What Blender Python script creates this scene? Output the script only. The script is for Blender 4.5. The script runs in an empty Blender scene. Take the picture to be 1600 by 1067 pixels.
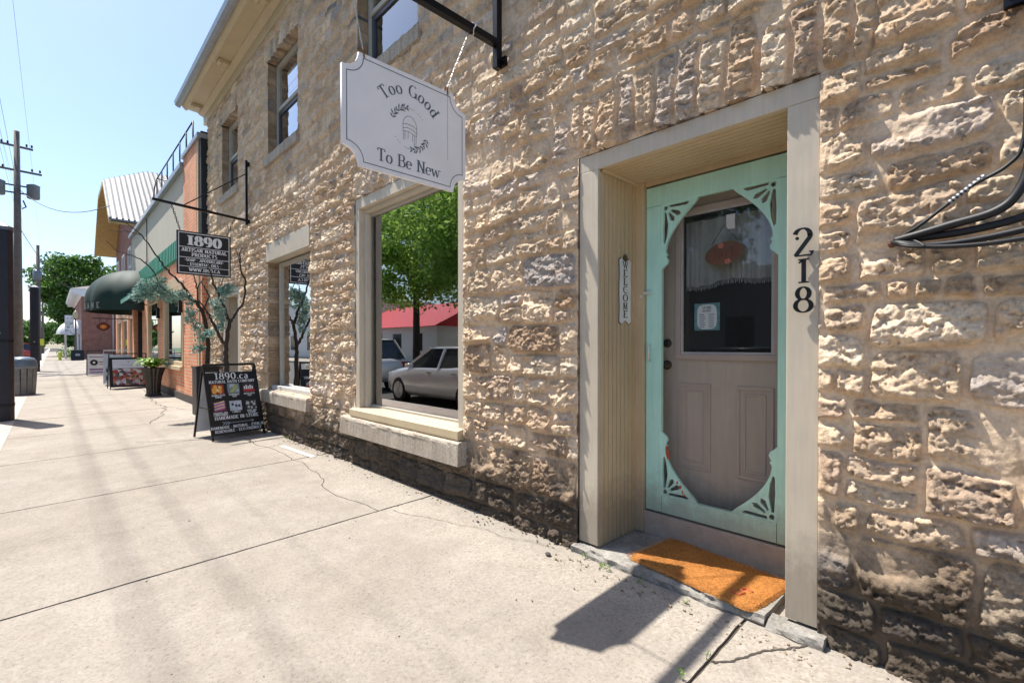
import bpy, math, random
import numpy as np
from mathutils import Matrix, Vector
R = math.radians
random.seed(7)
rng = np.random.RandomState(11)
scene = bpy.context.scene
COL = scene.collection

# ------------------------------------------------------------------ camera
cd = bpy.data.cameras.new('camera')
cam = bpy.data.objects.new('camera', cd); COL.objects.link(cam)
cam.location = (0, -2.29, 1.22)
phi, pit = R(44.0), R(-0.5)
fh = Vector((-math.cos(phi), math.sin(phi), 0)); rt = Vector((math.sin(phi), math.cos(phi), 0)); zz = Vector((0, 0, 1))
fw = fh * math.cos(pit) + zz * math.sin(pit); up = rt.cross(fw)
cam.rotation_euler = Matrix((rt, up, -fw)).transposed().to_euler()
cd.sensor_width = 36; cd.lens = 36 * 745 / 1600; cd.shift_y = 14.0 / 1600
cd.clip_start = 0.05; cd.clip_end = 2000
scene.camera = cam

# ------------------------------------------------------------------ sky, sun, exposure
SUN = Vector((0.475, 0.18, -1.0)).normalized()          # the way the light travels
w = bpy.data.worlds.new('World'); scene.world = w; w.use_nodes = True
wn = w.node_tree; bg = wn.nodes['Background']
sky = wn.nodes.new('ShaderNodeTexSky'); sky.sky_type = 'NISHITA'; sky.sun_disc = False
sky.sun_elevation = math.asin(-SUN.z); sky.sun_rotation = math.atan2(-SUN.x, -SUN.y)
sky.air_density = 1.0; sky.dust_density = 1.3; sky.ozone_density = 3.5
wn.links.new(sky.outputs[0], bg.inputs[0]); bg.inputs[1].default_value = 0.13
sl = bpy.data.lights.new('sun', 'SUN'); sl.energy = 5.0; sl.angle = R(0.5); sl.color = (1, 0.95, 0.87)
so = bpy.data.objects.new('sun', sl); COL.objects.link(so)
so.rotation_euler = SUN.to_track_quat('-Z', 'Y').to_euler(); so.location = (-8, -6, 20)
vs = scene.view_settings
vs.view_transform = 'Standard'; vs.look = 'None'; vs.gamma = 1; vs.exposure = 0.82

# ------------------------------------------------------------------ materials
def new_mat(name):
    m = bpy.data.materials.new(name); m.use_nodes = True
    return m, m.node_tree, m.node_tree.nodes['Principled BSDF']
def nz(t, scale, detail=5, rough=0.6, vec=None, sc=None):
    n = t.nodes.new('ShaderNodeTexNoise'); n.inputs['Scale'].default_value = scale
    n.inputs['Detail'].default_value = detail; n.inputs['Roughness'].default_value = rough
    if vec is None:
        tc = t.nodes.new('ShaderNodeTexCoord'); vec = tc.outputs['Object']
    if sc:
        mp = t.nodes.new('ShaderNodeMapping'); mp.inputs['Scale'].default_value = sc
        t.links.new(vec, mp.inputs[0]); vec = mp.outputs[0]
    t.links.new(vec, n.inputs['Vector'])
    return n
def ramp(t, fac, stops):
    r = t.nodes.new('ShaderNodeValToRGB'); e = r.color_ramp.elements
    while len(e) < len(stops): e.new(0.5)
    for k, (p, c) in enumerate(stops):
        e[k].position = p; e[k].color = (c[0], c[1], c[2], 1) if hasattr(c, '__len__') else (c, c, c, 1)
    t.links.new(fac, r.inputs[0]); return r
def mixc(t, a, b, fac, mode='MIX'):
    m = t.nodes.new('ShaderNodeMix'); m.data_type = 'RGBA'; m.blend_type = mode
    for s, v in ((6, a), (7, b), (0, fac)):
        if isinstance(v, (int, float)): m.inputs[s].default_value = v if s == 0 else (v, v, v, 1)
        elif isinstance(v, tuple): m.inputs[s].default_value = (*v, 1)
        else: t.links.new(v, m.inputs[s])
    return m.outputs[2]
def mth(t, op, a, b=None, clamp=False):
    m = t.nodes.new('ShaderNodeMath'); m.operation = op; m.use_clamp = clamp
    for s, v in ((0, a), (1, b)):
        if v is None: continue
        if isinstance(v, (int, float)): m.inputs[s].default_value = v
        else: t.links.new(v, m.inputs[s])
    return m.outputs[0]
def bump(t, b, h, strength, dist):
    n = t.nodes.new('ShaderNodeBump'); n.inputs['Strength'].default_value = strength
    n.inputs['Distance'].default_value = dist; t.links.new(h, n.inputs['Height'])
    t.links.new(n.outputs[0], b.inputs['Normal']); return n
_mc = {}
def M(name, col, rough=0.6, metal=0.0, var=0.12, scale=8, bmp=0.0, bdist=0.002, spec=None):
    """paint-like material with a little mottling and wear"""
    if name in _mc: return _mc[name]
    m, t, b = new_mat(name)
    n = nz(t, scale, 6, 0.65)
    lo = tuple(c * (1 - var) for c in col); hi = tuple(min(1, c * (1 + var)) for c in col)
    r = ramp(t, n.outputs[0], [(0.3, lo), (0.7, hi)])
    t.links.new(r.outputs[0], b.inputs['Base Color'])
    b.inputs['Roughness'].default_value = rough; b.inputs['Metallic'].default_value = metal
    if spec is not None: b.inputs['Specular IOR Level'].default_value = spec
    if bmp:
        n2 = nz(t, scale * 12, 4); bump(t, b, n2.outputs[0], bmp, bdist)
    _mc[name] = m; return m
def glass_mat(name, ior=1.5, tint=(0.75, 0.82, 0.8), boost=1.6, wav=0.0):
    m, t, b = new_mat(name); t.nodes.remove(b)
    out = t.nodes['Material Output']
    g = t.nodes.new('ShaderNodeBsdfGlossy'); g.inputs['Roughness'].default_value = 0.0
    tr = t.nodes.new('ShaderNodeBsdfTransparent'); tr.inputs[0].default_value = (*tint, 1)
    fr = t.nodes.new('ShaderNodeFresnel'); fr.inputs[0].default_value = ior
    f = mth(t, 'MULTIPLY', fr.outputs[0], boost, True)
    mx = t.nodes.new('ShaderNodeMixShader')
    t.links.new(f, mx.inputs[0]); t.links.new(tr.outputs[0], mx.inputs[1]); t.links.new(g.outputs[0], mx.inputs[2])
    if wav:
        n = nz(t, 1.6, 1); bp = t.nodes.new('ShaderNodeBump'); bp.inputs['Strength'].default_value = wav
        bp.inputs['Distance'].default_value = 0.01; t.links.new(n.outputs[0], bp.inputs['Height'])
        t.links.new(bp.outputs[0], g.inputs['Normal'])
    t.links.new(mx.outputs[0], out.inputs[0]); return m

def stone_mat():
    m, t, b = new_mat('rubble_limestone')
    at = t.nodes.new('ShaderNodeAttribute'); at.attribute_name = 'tint'
    tc = t.nodes.new('ShaderNodeTexCoord'); ob = tc.outputs['Object']
    n1 = nz(t, 9, 8, 0.7, ob); n2 = nz(t, 60, 6, 0.7, ob)
    v = ramp(t, n1.outputs[0], [(0.25, (0.72, 0.66, 0.58)), (0.5, (1, 1, 1)), (0.75, (1.22, 1.2, 1.16))])
    c = mixc(t, at.outputs['Color'], v.outputs[0], 1.0, 'MULTIPLY')
    v2 = ramp(t, n2.outputs[0], [(0.3, 0.74), (0.6, 1.06)])
    c = mixc(t, c, v2.outputs[0], 1.0, 'MULTIPLY')
    # rusty streaks that belong to the bedding of the stone
    n3 = nz(t, 3.2, 6, 0.7, ob, (1, 1, 4)); r3 = ramp(t, n3.outputs[0], [(0.55, 0.0), (0.72, 0.55)])
    c = mixc(t, c, (0.36, 0.22, 0.11), r3.outputs[0])
    # splash-back dirt along the foot of the wall
    sx = t.nodes.new('ShaderNodeSeparateXYZ'); t.links.new(ob, sx.inputs[0])
    n4 = nz(t, 4.5, 7, 0.75, ob)
    h = mth(t, 'ADD', sx.outputs[2], mth(t, 'MULTIPLY', mth(t, 'SUBTRACT', n4.outputs[0], 0.5), -1.1))
    d = ramp(t, h, [(0.24, 1.0), (0.42, 0.6), (0.62, 0.0)])
    c = mixc(t, c, (0.045, 0.037, 0.03), mth(t, 'MULTIPLY', d.outputs[0], 0.9))
    t.links.new(c, b.inputs['Base Color']); b.inputs['Roughness'].default_value = 0.92
    b.inputs['Specular IOR Level'].default_value = 0.2
    hb = mth(t, 'ADD', nz(t, 38, 10, 0.75, ob).outputs[0], mth(t, 'MULTIPLY', nz(t, 130, 4, 0.7, ob).outputs[0], 0.35))
    hb = mth(t, 'MULTIPLY', hb, mth(t, 'ADD', mth(t, 'MULTIPLY', at.outputs['Alpha'], .85), .15))
    bump(t, b, hb, 1.0, 0.014)
    return m

def concrete_mat():
    m, t, b = new_mat('sidewalk_concrete')
    tc = t.nodes.new('ShaderNodeTexCoord'); ob = tc.outputs['Object']
    n1 = nz(t, 1.1, 6, 0.65, ob); n2 = nz(t, 58, 4, 0.85, ob); n3 = nz(t, 7, 5, 0.6, ob)
    c = ramp(t, n1.outputs[0], [(0.3, (0.268, 0.232, 0.193)), (0.7, (0.348, 0.31, 0.268))]).outputs[0]
    c = mixc(t, c, ramp(t, n3.outputs[0], [(0.3, 0.86), (0.65, 1.05)]).outputs[0], 1.0, 'MULTIPLY')
    c = mixc(t, c, ramp(t, n2.outputs[0], [(0.30, 0.38), (0.43, 0.90), (0.60, 1.03), (0.72, 1.30)]).outputs[0], 1.0, 'MULTIPLY')
    # each slab was cast separately; old gum, drips and damp marks
    s0 = t.nodes.new('ShaderNodeSeparateXYZ'); t.links.new(ob, s0.inputs[0])
    wn_ = t.nodes.new('ShaderNodeTexWhiteNoise'); wn_.noise_dimensions = '1D'
    t.links.new(mth(t, 'FLOOR', mth(t, 'ADD', mth(t, 'DIVIDE', s0.outputs[0], 2.12), .535)), wn_.inputs['W'])
    c = mixc(t, c, ramp(t, wn_.outputs['Value'], [(0.0, .90), (1.0, 1.06)]).outputs[0], 1.0, 'MULTIPLY')
    vg = t.nodes.new('ShaderNodeTexVoronoi'); vg.inputs['Scale'].default_value = 2.6; t.links.new(ob, vg.inputs['Vector'])
    c = mixc(t, (.16, .14, .12), c, ramp(t, vg.outputs['Distance'], [(0.02, .35), (0.045, 1.0)]).outputs[0])
    n5 = nz(t, .55, 7, .75, ob, (1, 2.2, 1)); c = mixc(t, c, (.24, .20, .16), ramp(t, n5.outputs[0], [(0.52, 0.0), (0.68, .42)]).outputs[0])
    vp = t.nodes.new('ShaderNodeTexVoronoi'); vp.inputs['Scale'].default_value = 42; t.links.new(ob, vp.inputs['Vector'])
    pm_ = mth(t, 'MULTIPLY', ramp(t, vp.outputs['Distance'], [(0.10, 1.0), (0.20, 0.0)]).outputs[0], ramp(t, n3.outputs[0], [(.42, 0), (.6, .75)]).outputs[0])
    c = mixc(t, c, (.13, .105, .08), pm_)
    # the exposed, rubbed aggregate nearer the houses
    sx = t.nodes.new('ShaderNodeSeparateXYZ'); t.links.new(ob, sx.inputs[0])
    v = t.nodes.new('ShaderNodeTexVoronoi'); v.inputs['Scale'].default_value = 95; t.links.new(ob, v.inputs['Vector'])
    pk = mixc(t, (0.2, 0.155, 0.11), (0.62, 0.57, 0.5), v.outputs['Color'])
    zone = mth(t, 'MULTIPLY', ramp(t, mth(t, 'ADD', sx.outputs[1], mth(t, 'MULTIPLY', n1.outputs[0], 1.3)), [(0.0, 0.18), (0.35, 0.65), (0.6, 0.15)]).outputs[0], 0.55)
    c = mixc(t, c, pk, zone)
    t.links.new(c, b.inputs['Base Color']); b.inputs['Roughness'].default_value = 0.9
    b.inputs['Specular IOR Level'].default_value = 0.25
    bump(t, b, mth(t, 'ADD', n2.outputs[0], mth(t, 'MULTIPLY', v.outputs['Distance'], 0.5)), 0.5, 0.004)
    return m
def brick_mat(name, c1, c2, mortar, scale=1.0, vert_axis='Z', along='X'):
    m, t, b = new_mat(name)
    tc = t.nodes.new('ShaderNodeTexCoord'); s = t.nodes.new('ShaderNodeSeparateXYZ'); t.links.new(tc.outputs['Object'], s.inputs[0])
    cb = t.nodes.new('ShaderNodeCombineXYZ')
    t.links.new(mth(t, 'ADD', s.outputs[0], s.outputs[1]), cb.inputs[0]); t.links.new(s.outputs[2], cb.inputs[1])
    br = t.nodes.new('ShaderNodeTexBrick'); t.links.new(cb.outputs[0], br.inputs[0])
    br.inputs['Color1'].default_value = (*c1, 1); br.inputs['Color2'].default_value = (*c2, 1); br.inputs['Mortar'].default_value = (*mortar, 1)
    br.inputs['Scale'].default_value = 1.0; br.inputs['Brick Width'].default_value = 0.21 * scale
    br.inputs['Row Height'].default_value = 0.072 * scale; br.inputs['Mortar Size'].default_value = 0.009 * scale
    n = nz(t, 2.5, 6); c = mixc(t, br.outputs[0], ramp(t, n.outputs[0], [(0.3, 0.75), (0.7, 1.15)]).outputs[0], 1.0, 'MULTIPLY')
    t.links.new(c, b.inputs['Base Color']); b.inputs['Roughness'].default_value = 0.85
    bump(t, b, mth(t, 'SUBTRACT', 1.0, br.outputs[1]), 0.6, 0.006)
    return m
def leaf_mat(name, a, bcol, trans=0.35):
    m, t, b = new_mat(name)
    oi = t.nodes.new('ShaderNodeAttribute'); oi.attribute_name = 'tint'
    c = mixc(t, a, bcol, oi.outputs['Fac'])
    t.links.new(c, b.inputs['Base Color']); b.inputs['Roughness'].default_value = 0.55
    out = t.nodes['Material Output']; tr = t.nodes.new('ShaderNodeBsdfTranslucent'); t.links.new(c, tr.inputs[0])
    mx = t.nodes.new('ShaderNodeMixShader'); mx.inputs[0].default_value = trans
    t.links.new(b.outputs[0], mx.inputs[1]); t.links.new(tr.outputs[0], mx.inputs[2]); t.links.new(mx.outputs[0], out.inputs[0])
    return m
def mat_doormat():
    m, t, b = new_mat('coir')
    n = nz(t, 120, 4, 0.8); n2 = nz(t, 6, 4)
    c = ramp(t, n.outputs[0], [(0.3, (0.26, 0.09, 0.022)), (0.7, (0.62, 0.27, 0.075))]).outputs[0]
    c = mixc(t, c, ramp(t, n2.outputs[0], [(0.35, 0.8), (0.7, 1.15)]).outputs[0], 1.0, 'MULTIPLY')
    t.links.new(c, b.inputs['Base Color']); b.inputs['Roughness'].default_value = 1.0
    b.inputs['Specular IOR Level'].default_value = 0.1
    bump(t, b, n.outputs[0], 1.0, 0.01); return m
def picture_mat(name, stops, scale=9, seed=0.0, vor=True):
    m, t, b = new_mat(name)
    tc = t.nodes.new('ShaderNodeTexCoord'); mp = t.nodes.new('ShaderNodeMapping'); mp.inputs['Location'].default_value = (seed, seed * 2, 0)
    t.links.new(tc.outputs['Object'], mp.inputs[0])
    if vor:
        v = t.nodes.new('ShaderNodeTexVoronoi'); v.inputs['Scale'].default_value = scale; t.links.new(mp.outputs[0], v.inputs['Vector'])
        sp = t.nodes.new('ShaderNodeSeparateColor'); t.links.new(v.outputs['Color'], sp.inputs[0]); f = sp.outputs[0]
    else: f = nz(t, scale, 4, 0.6, mp.outputs[0]).outputs[0]
    r = ramp(t, f, stops); r.color_ramp.interpolation = 'CONSTANT' if vor else 'LINEAR'
    t.links.new(r.outputs[0], b.inputs['Base Color']); b.inputs['Roughness'].default_value = 0.5
    return m

STONE = stone_mat(); CONC = concrete_mat()
TRIM = M('cream_trim_paint', (0.55, 0.475, 0.37), 0.5, var=0.05, scale=5, bmp=0.12)
TRIM_OCH = M('ochre_cream_paint', (0.55, 0.44, 0.28), 0.5, var=0.06, scale=5)
def board_mat():
    m, t, b = new_mat('beadboard_paint')
    tc = t.nodes.new('ShaderNodeTexCoord'); n = nz(t, 3.5, 6, 0.7, tc.outputs['Object'])
    t.links.new(ramp(t, n.outputs[0], [(0.3, (0.54, 0.41, 0.24)), (0.7, (0.62, 0.48, 0.30))]).outputs[0], b.inputs['Base Color'])
    b.inputs['Roughness'].default_value = 0.45; return m
BEAD = board_mat()
def mint_mat():
    m, t, b = new_mat('mint_paint')
    n = nz(t, 4, 6, 0.7); n2 = nz(t, 23, 8, 0.8, sc=(1, 1, 2.2))
    c = ramp(t, n.outputs[0], [(0.3, (0.47, 0.80, 0.66)), (0.7, (0.54, 0.86, 0.73))]).outputs[0]
    c = mixc(t, c, (0.20, 0.26, 0.20), ramp(t, n2.outputs[0], [(0.67, 0.0), (0.71, 0.8)]).outputs[0])
    t.links.new(c, b.inputs['Base Color']); b.inputs['Roughness'].default_value = 0.4
    return m
MINT = mint_mat()
def weathered(m, grime=(.20, .17, .13), z0=.10, z1=.42):
    t = m.node_tree; b = t.nodes['Principled BSDF']; src = b.inputs['Base Color'].links[0].from_socket
    tc = t.nodes.new('ShaderNodeTexCoord'); s = t.nodes.new('ShaderNodeSeparateXYZ'); t.links.new(tc.outputs['Object'], s.inputs[0])
    n = nz(t, 9, 8, .8, tc.outputs['Object']); n2 = nz(t, 60, 3, .6, tc.outputs['Object'], (1, 1, .05)); n3 = nz(t, 2.2, 5, .7, tc.outputs['Object'], (1, 1, .6))
    h = mth(t, 'ADD', s.outputs[2], mth(t, 'MULTIPLY', n.outputs[0], -.45)); f = ramp(t, h, [(z0 - .25 if z0 > .25 else 0, .6), (z1 - .2, 0)])
    c = mixc(t, src, grime, f.outputs[0]); c = mixc(t, c, ramp(t, n3.outputs[0], [(.3, .86), (.7, 1.06)]).outputs[0], 1.0, 'MULTIPLY')
    c = mixc(t, c, ramp(t, n2.outputs[0], [(.3, .93), (.7, 1.04)]).outputs[0], 1.0, 'MULTIPLY')
    t.links.new(c, b.inputs['Base Color']); bump(t, b, n2.outputs[0], .25, .0015)

TAUPE = M('taupe_door_paint', (0.52, 0.435, 0.35), 0.45, var=0.05, scale=3)
TAUPE2 = M('taupe_sill_paint', (0.34, 0.285, 0.235), 0.6, var=0.15, scale=14, bmp=0.2)
BLACK = M('black_metal', (0.012, 0.012, 0.014), 0.35, 0.6, var=0.2)
BLACKP = M('black_paint', (0.007, 0.007, 0.007), 0.5, var=0.2)
WHITE = M('white_paint', (0.78, 0.79, 0.80), 0.5, var=0.03)
SIGNW = M('sign_board_white', (0.82, 0.82, 0.845), 0.55, var=0.05, scale=3)
SLATE = M('slate_blue_lettering', (0.10, 0.13, 0.16), 0.5)
GALV = M('galvanised_wire', (0.55, 0.54, 0.52), 0.35, 0.9, var=0.3, scale=40)
RUST = M('rusty_clip', (0.20, 0.08, 0.03), 0.8, 0.2, var=0.3, scale=60)
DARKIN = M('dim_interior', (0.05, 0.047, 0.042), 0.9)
WINFR = M('grey_window_frame', (0.42, 0.385, 0.32), 0.5, var=0.05)
WFRW = M('white_window_frame', (0.62, 0.60, 0.55), 0.5, var=0.05)
weathered(MINT); weathered(BEAD); weathered(TRIM); weathered(TAUPE)

SILLC = None
def sill_mat():
    m, t, b = new_mat('cast_sill_stone')
    n = nz(t, 5, 7, 0.7); n2 = nz(t, 60, 5, 0.8); n3 = nz(t, 20, 5, 0.7, sc=(1, 1, 0.12))
    c = ramp(t, n.outputs[0], [(0.3, (0.40, 0.33, 0.255)), (0.7, (0.54, 0.47, 0.38))]).outputs[0]
    c = mixc(t, c, ramp(t, n2.outputs[0], [(0.35, 0.6), (0.55, 1.05)]).outputs[0], 1.0, 'MULTIPLY')
    c = mixc(t, c, ramp(t, n3.outputs[0], [(0.35, 0.72), (0.6, 1.03)]).outputs[0], 1.0, 'MULTIPLY')
    t.links.new(c, b.inputs['Base Color']); b.inputs['Roughness'].default_value = 0.9
    bump(t, b, n2.outputs[0], 0.6, 0.006); return m
SILLC = sill_mat()
GLASS = glass_mat('window_glass', 1.55, (0.60, 0.66, 0.64), 5.0, 0.03)
GLASSD = glass_mat('door_glass', 1.5, (0.93, 0.94, 0.94), 1.3)
GLASSU = glass_mat('upper_window_glass', 1.6, (0.4, 0.45, 0.48), 3.5)

# ------------------------------------------------------------------ mesh helpers
class MB:
    def __init__(s): s.v = []; s.f = []
    def add(s, vs, fs):
        o = len(s.v); s.v += [tuple(p) for p in vs]; s.f += [tuple(i + o for i in q) for q in fs]; return s
    def box(s, x0, x1, y0, y1, z0, z1):
        v = [(x, y, z) for z in (z0, z1) for y in (y0, y1) for x in (x0, x1)]
        return s.add(v, [(0, 2, 3, 1), (4, 5, 7, 6), (0, 1, 5, 4), (2, 6, 7, 3), (0, 4, 6, 2), (1, 3, 7, 5)])
    def obox(s, c, sz, mat3):
        v = [Vector(c) + mat3 @ Vector((x * sz[0] / 2, y * sz[1] / 2, z * sz[2] / 2)) for z in (-1, 1) for y in (-1, 1) for x in (-1, 1)]
        return s.add(v, [(0, 2, 3, 1), (4, 5, 7, 6), (0, 1, 5, 4), (2, 6, 7, 3), (0, 4, 6, 2), (1, 3, 7, 5)])
    def bar(s, p, q, a, b=None, upv=(0, 0, 1)):
        p, q = Vector(p), Vector(q); d = (q - p); L = d.length; d.normalize()
        u = Vector(upv); sd = d.cross(u)
        if sd.length < 1e-4: sd = d.cross(Vector((1, 0, 0)))
        sd.normalize(); u = sd.cross(d)
        return s.obox((p + q) / 2, (L, a, b or a), Matrix((d, sd, u)).transposed())
    def tube(s, pts, r, n=8, cap=True):
        pts = [Vector(p) for p in pts]; rs = r if hasattr(r, '__len__') else [r] * len(pts)
        rings = []; prev = None
        for i, p in enumerate(pts):
            d = (pts[min(i + 1, len(pts) - 1)] - pts[max(i - 1, 0)]).normalized()
            if prev is None:
                a = d.cross(Vector((0, 0, 1)) if abs(d.z) < 0.9 else Vector((1, 0, 0))).normalized()
            else:
                a = (prev - d * prev.dot(d)).normalized()
            prev = a; b = d.cross(a)
            rings.append([p + (a * math.cos(2 * math.pi * k / n) + b * math.sin(2 * math.pi * k / n)) * rs[i] for k in range(n)])
        v = [q for rg in rings for q in rg]; f = []
        for i in range(len(pts) - 1):
            for k in range(n):
                f.append((i * n + k, i * n + (k + 1) % n, (i + 1) * n + (k + 1) % n, (i + 1) * n + k))
        if cap: f.append(tuple(range(n))[::-1]); f.append(tuple((len(pts) - 1) * n + k for k in range(n)))
        return s.add(v, f)
    def lathe(s, prof, c, n=24, sx=1, sy=1):
        v = [(c[0] + r * sx * math.cos(2 * math.pi * k / n), c[1] + r * sy * math.sin(2 * math.pi * k / n), c[2] + z) for r, z in prof for k in range(n)]
        f = [(i * n + k, i * n + (k + 1) % n, (i + 1) * n + (k + 1) % n, (i + 1) * n + k) for i in range(len(prof) - 1) for k in range(n)]
        f.append(tuple(range(n))[::-1]); f.append(tuple((len(prof) - 1) * n + k for k in range(n)))
        return s.add(v, f)
    def prism(s, pts, ax, a0, a1):
        """polygon in the plane across axis ax, extruded a0..a1"""
        def P(p, a):
            return (a, p[0], p[1]) if ax == 'x' else (p[0], a, p[1]) if ax == 'y' else (p[0], p[1], a)
        n = len(pts); v = [P(p, a0) for p in pts] + [P(p, a1) for p in pts]
        return s.add(v, [tuple(range(n))[::-1], tuple(range(n, 2 * n))] + [(k, (k + 1) % n, n + (k + 1) % n, n + k) for k in range(n)])
    def mesh(s, name, mat=None, smooth=False):
        me = bpy.data.meshes.new(name); me.from_pydata(s.v, [], s.f)
        if mat: me.materials.append(mat)
        if smooth: me.polygons.foreach_set('use_smooth', [True] * len(me.polygons))
        me.update(); return me
    def build(s, name, mat, parent=None, smooth=False, bev=0, fix=True, loc=None):
        me = s.mesh(name, mat, smooth)
        if fix:
            import bmesh
            bm = bmesh.new(); bm.from_mesh(me); bmesh.ops.recalc_face_normals(bm, faces=bm.faces); bm.to_mesh(me); bm.free()
        o = bpy.data.objects.new(name, me); COL.objects.link(o)
        if parent:
            o.parent = parent
            o.matrix_parent_inverse = Matrix.Identity(4)
        if loc: o.location = loc
        if bev:
            b = o.modifiers.new('bevel', 'BEVEL'); b.width = bev; b.segments = 2; b.limit_method = 'ANGLE'
        return o
def empty(name, label, cat, loc=(0, 0, 0), rz=0, group=None):
    o = bpy.data.objects.new(name, None); COL.objects.link(o); o.location = loc; o.rotation_euler = (0, 0, rz)
    o.empty_display_size = 0.2
    return tag(o, label, cat, group)
def tag(o, label, cat, group=None):
    o['label'] = label; o['category'] = cat
    if group: o['group'] = group
    return o
def struct(o): o['kind'] = 'structure'; return o
def dup(root, loc=None, rz=None, label=None):
    r = root.copy(); COL.objects.link(r)
    if loc: r.location = loc
    if rz is not None: r.rotation_euler = (0, 0, rz)
    if label: r['label'] = label
    for ch in list(root.children):
        c = ch.copy(); COL.objects.link(c); c.parent = r
        for g in ch.children:
            d = g.copy(); COL.objects.link(d); d.parent = c
    return r
def xf(me, mat): me.transform(mat); return me
def frame(org, ax, ay, az):
    m = Matrix((Vector(ax), Vector(ay), Vector(az))).transposed().to_4x4(); m.translation = Vector(org); return m
def obj(name, me, parent=None, mat=None):
    if mat and not me.materials: me.materials.append(mat)
    o = bpy.data.objects.new(name, me); COL.objects.link(o)
    if parent: o.parent = parent
    return o
def curve_mesh(loops, depth):
    """filled 2D outline with holes -> mesh, thickness along local z, centred"""
    cu = bpy.data.curves.new('c', 'CURVE'); cu.dimensions = '2D'; cu.fill_mode = 'BOTH'; cu.extrude = depth / 2
    for lp in loops:
        sp = cu.splines.new('POLY'); sp.points.add(len(lp) - 1)
        for k, p in enumerate(lp): sp.points[k].co = (p[0], p[1], 0, 1)
        sp.use_cyclic_u = True
    o = bpy.data.objects.new('c', cu); COL.objects.link(o)
    dg = bpy.context.evaluated_depsgraph_get()
    me = bpy.data.meshes.new_from_object(o.evaluated_get(dg)); me.materials.clear()
    bpy.data.objects.remove(o); return me
def sans(txt, size, align='CENTER'):
    cu = bpy.data.curves.new('t', 'FONT'); cu.body = txt; cu.size = size; cu.align_x = align; cu.align_y = 'CENTER'; cu.resolution_u = 2
    o = bpy.data.objects.new('t', cu); COL.objects.link(o)
    dg = bpy.context.evaluated_depsgraph_get()
    me = bpy.data.meshes.new_from_object(o.evaluated_get(dg)); me.materials.clear()
    bpy.data.objects.remove(o); return me

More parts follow.
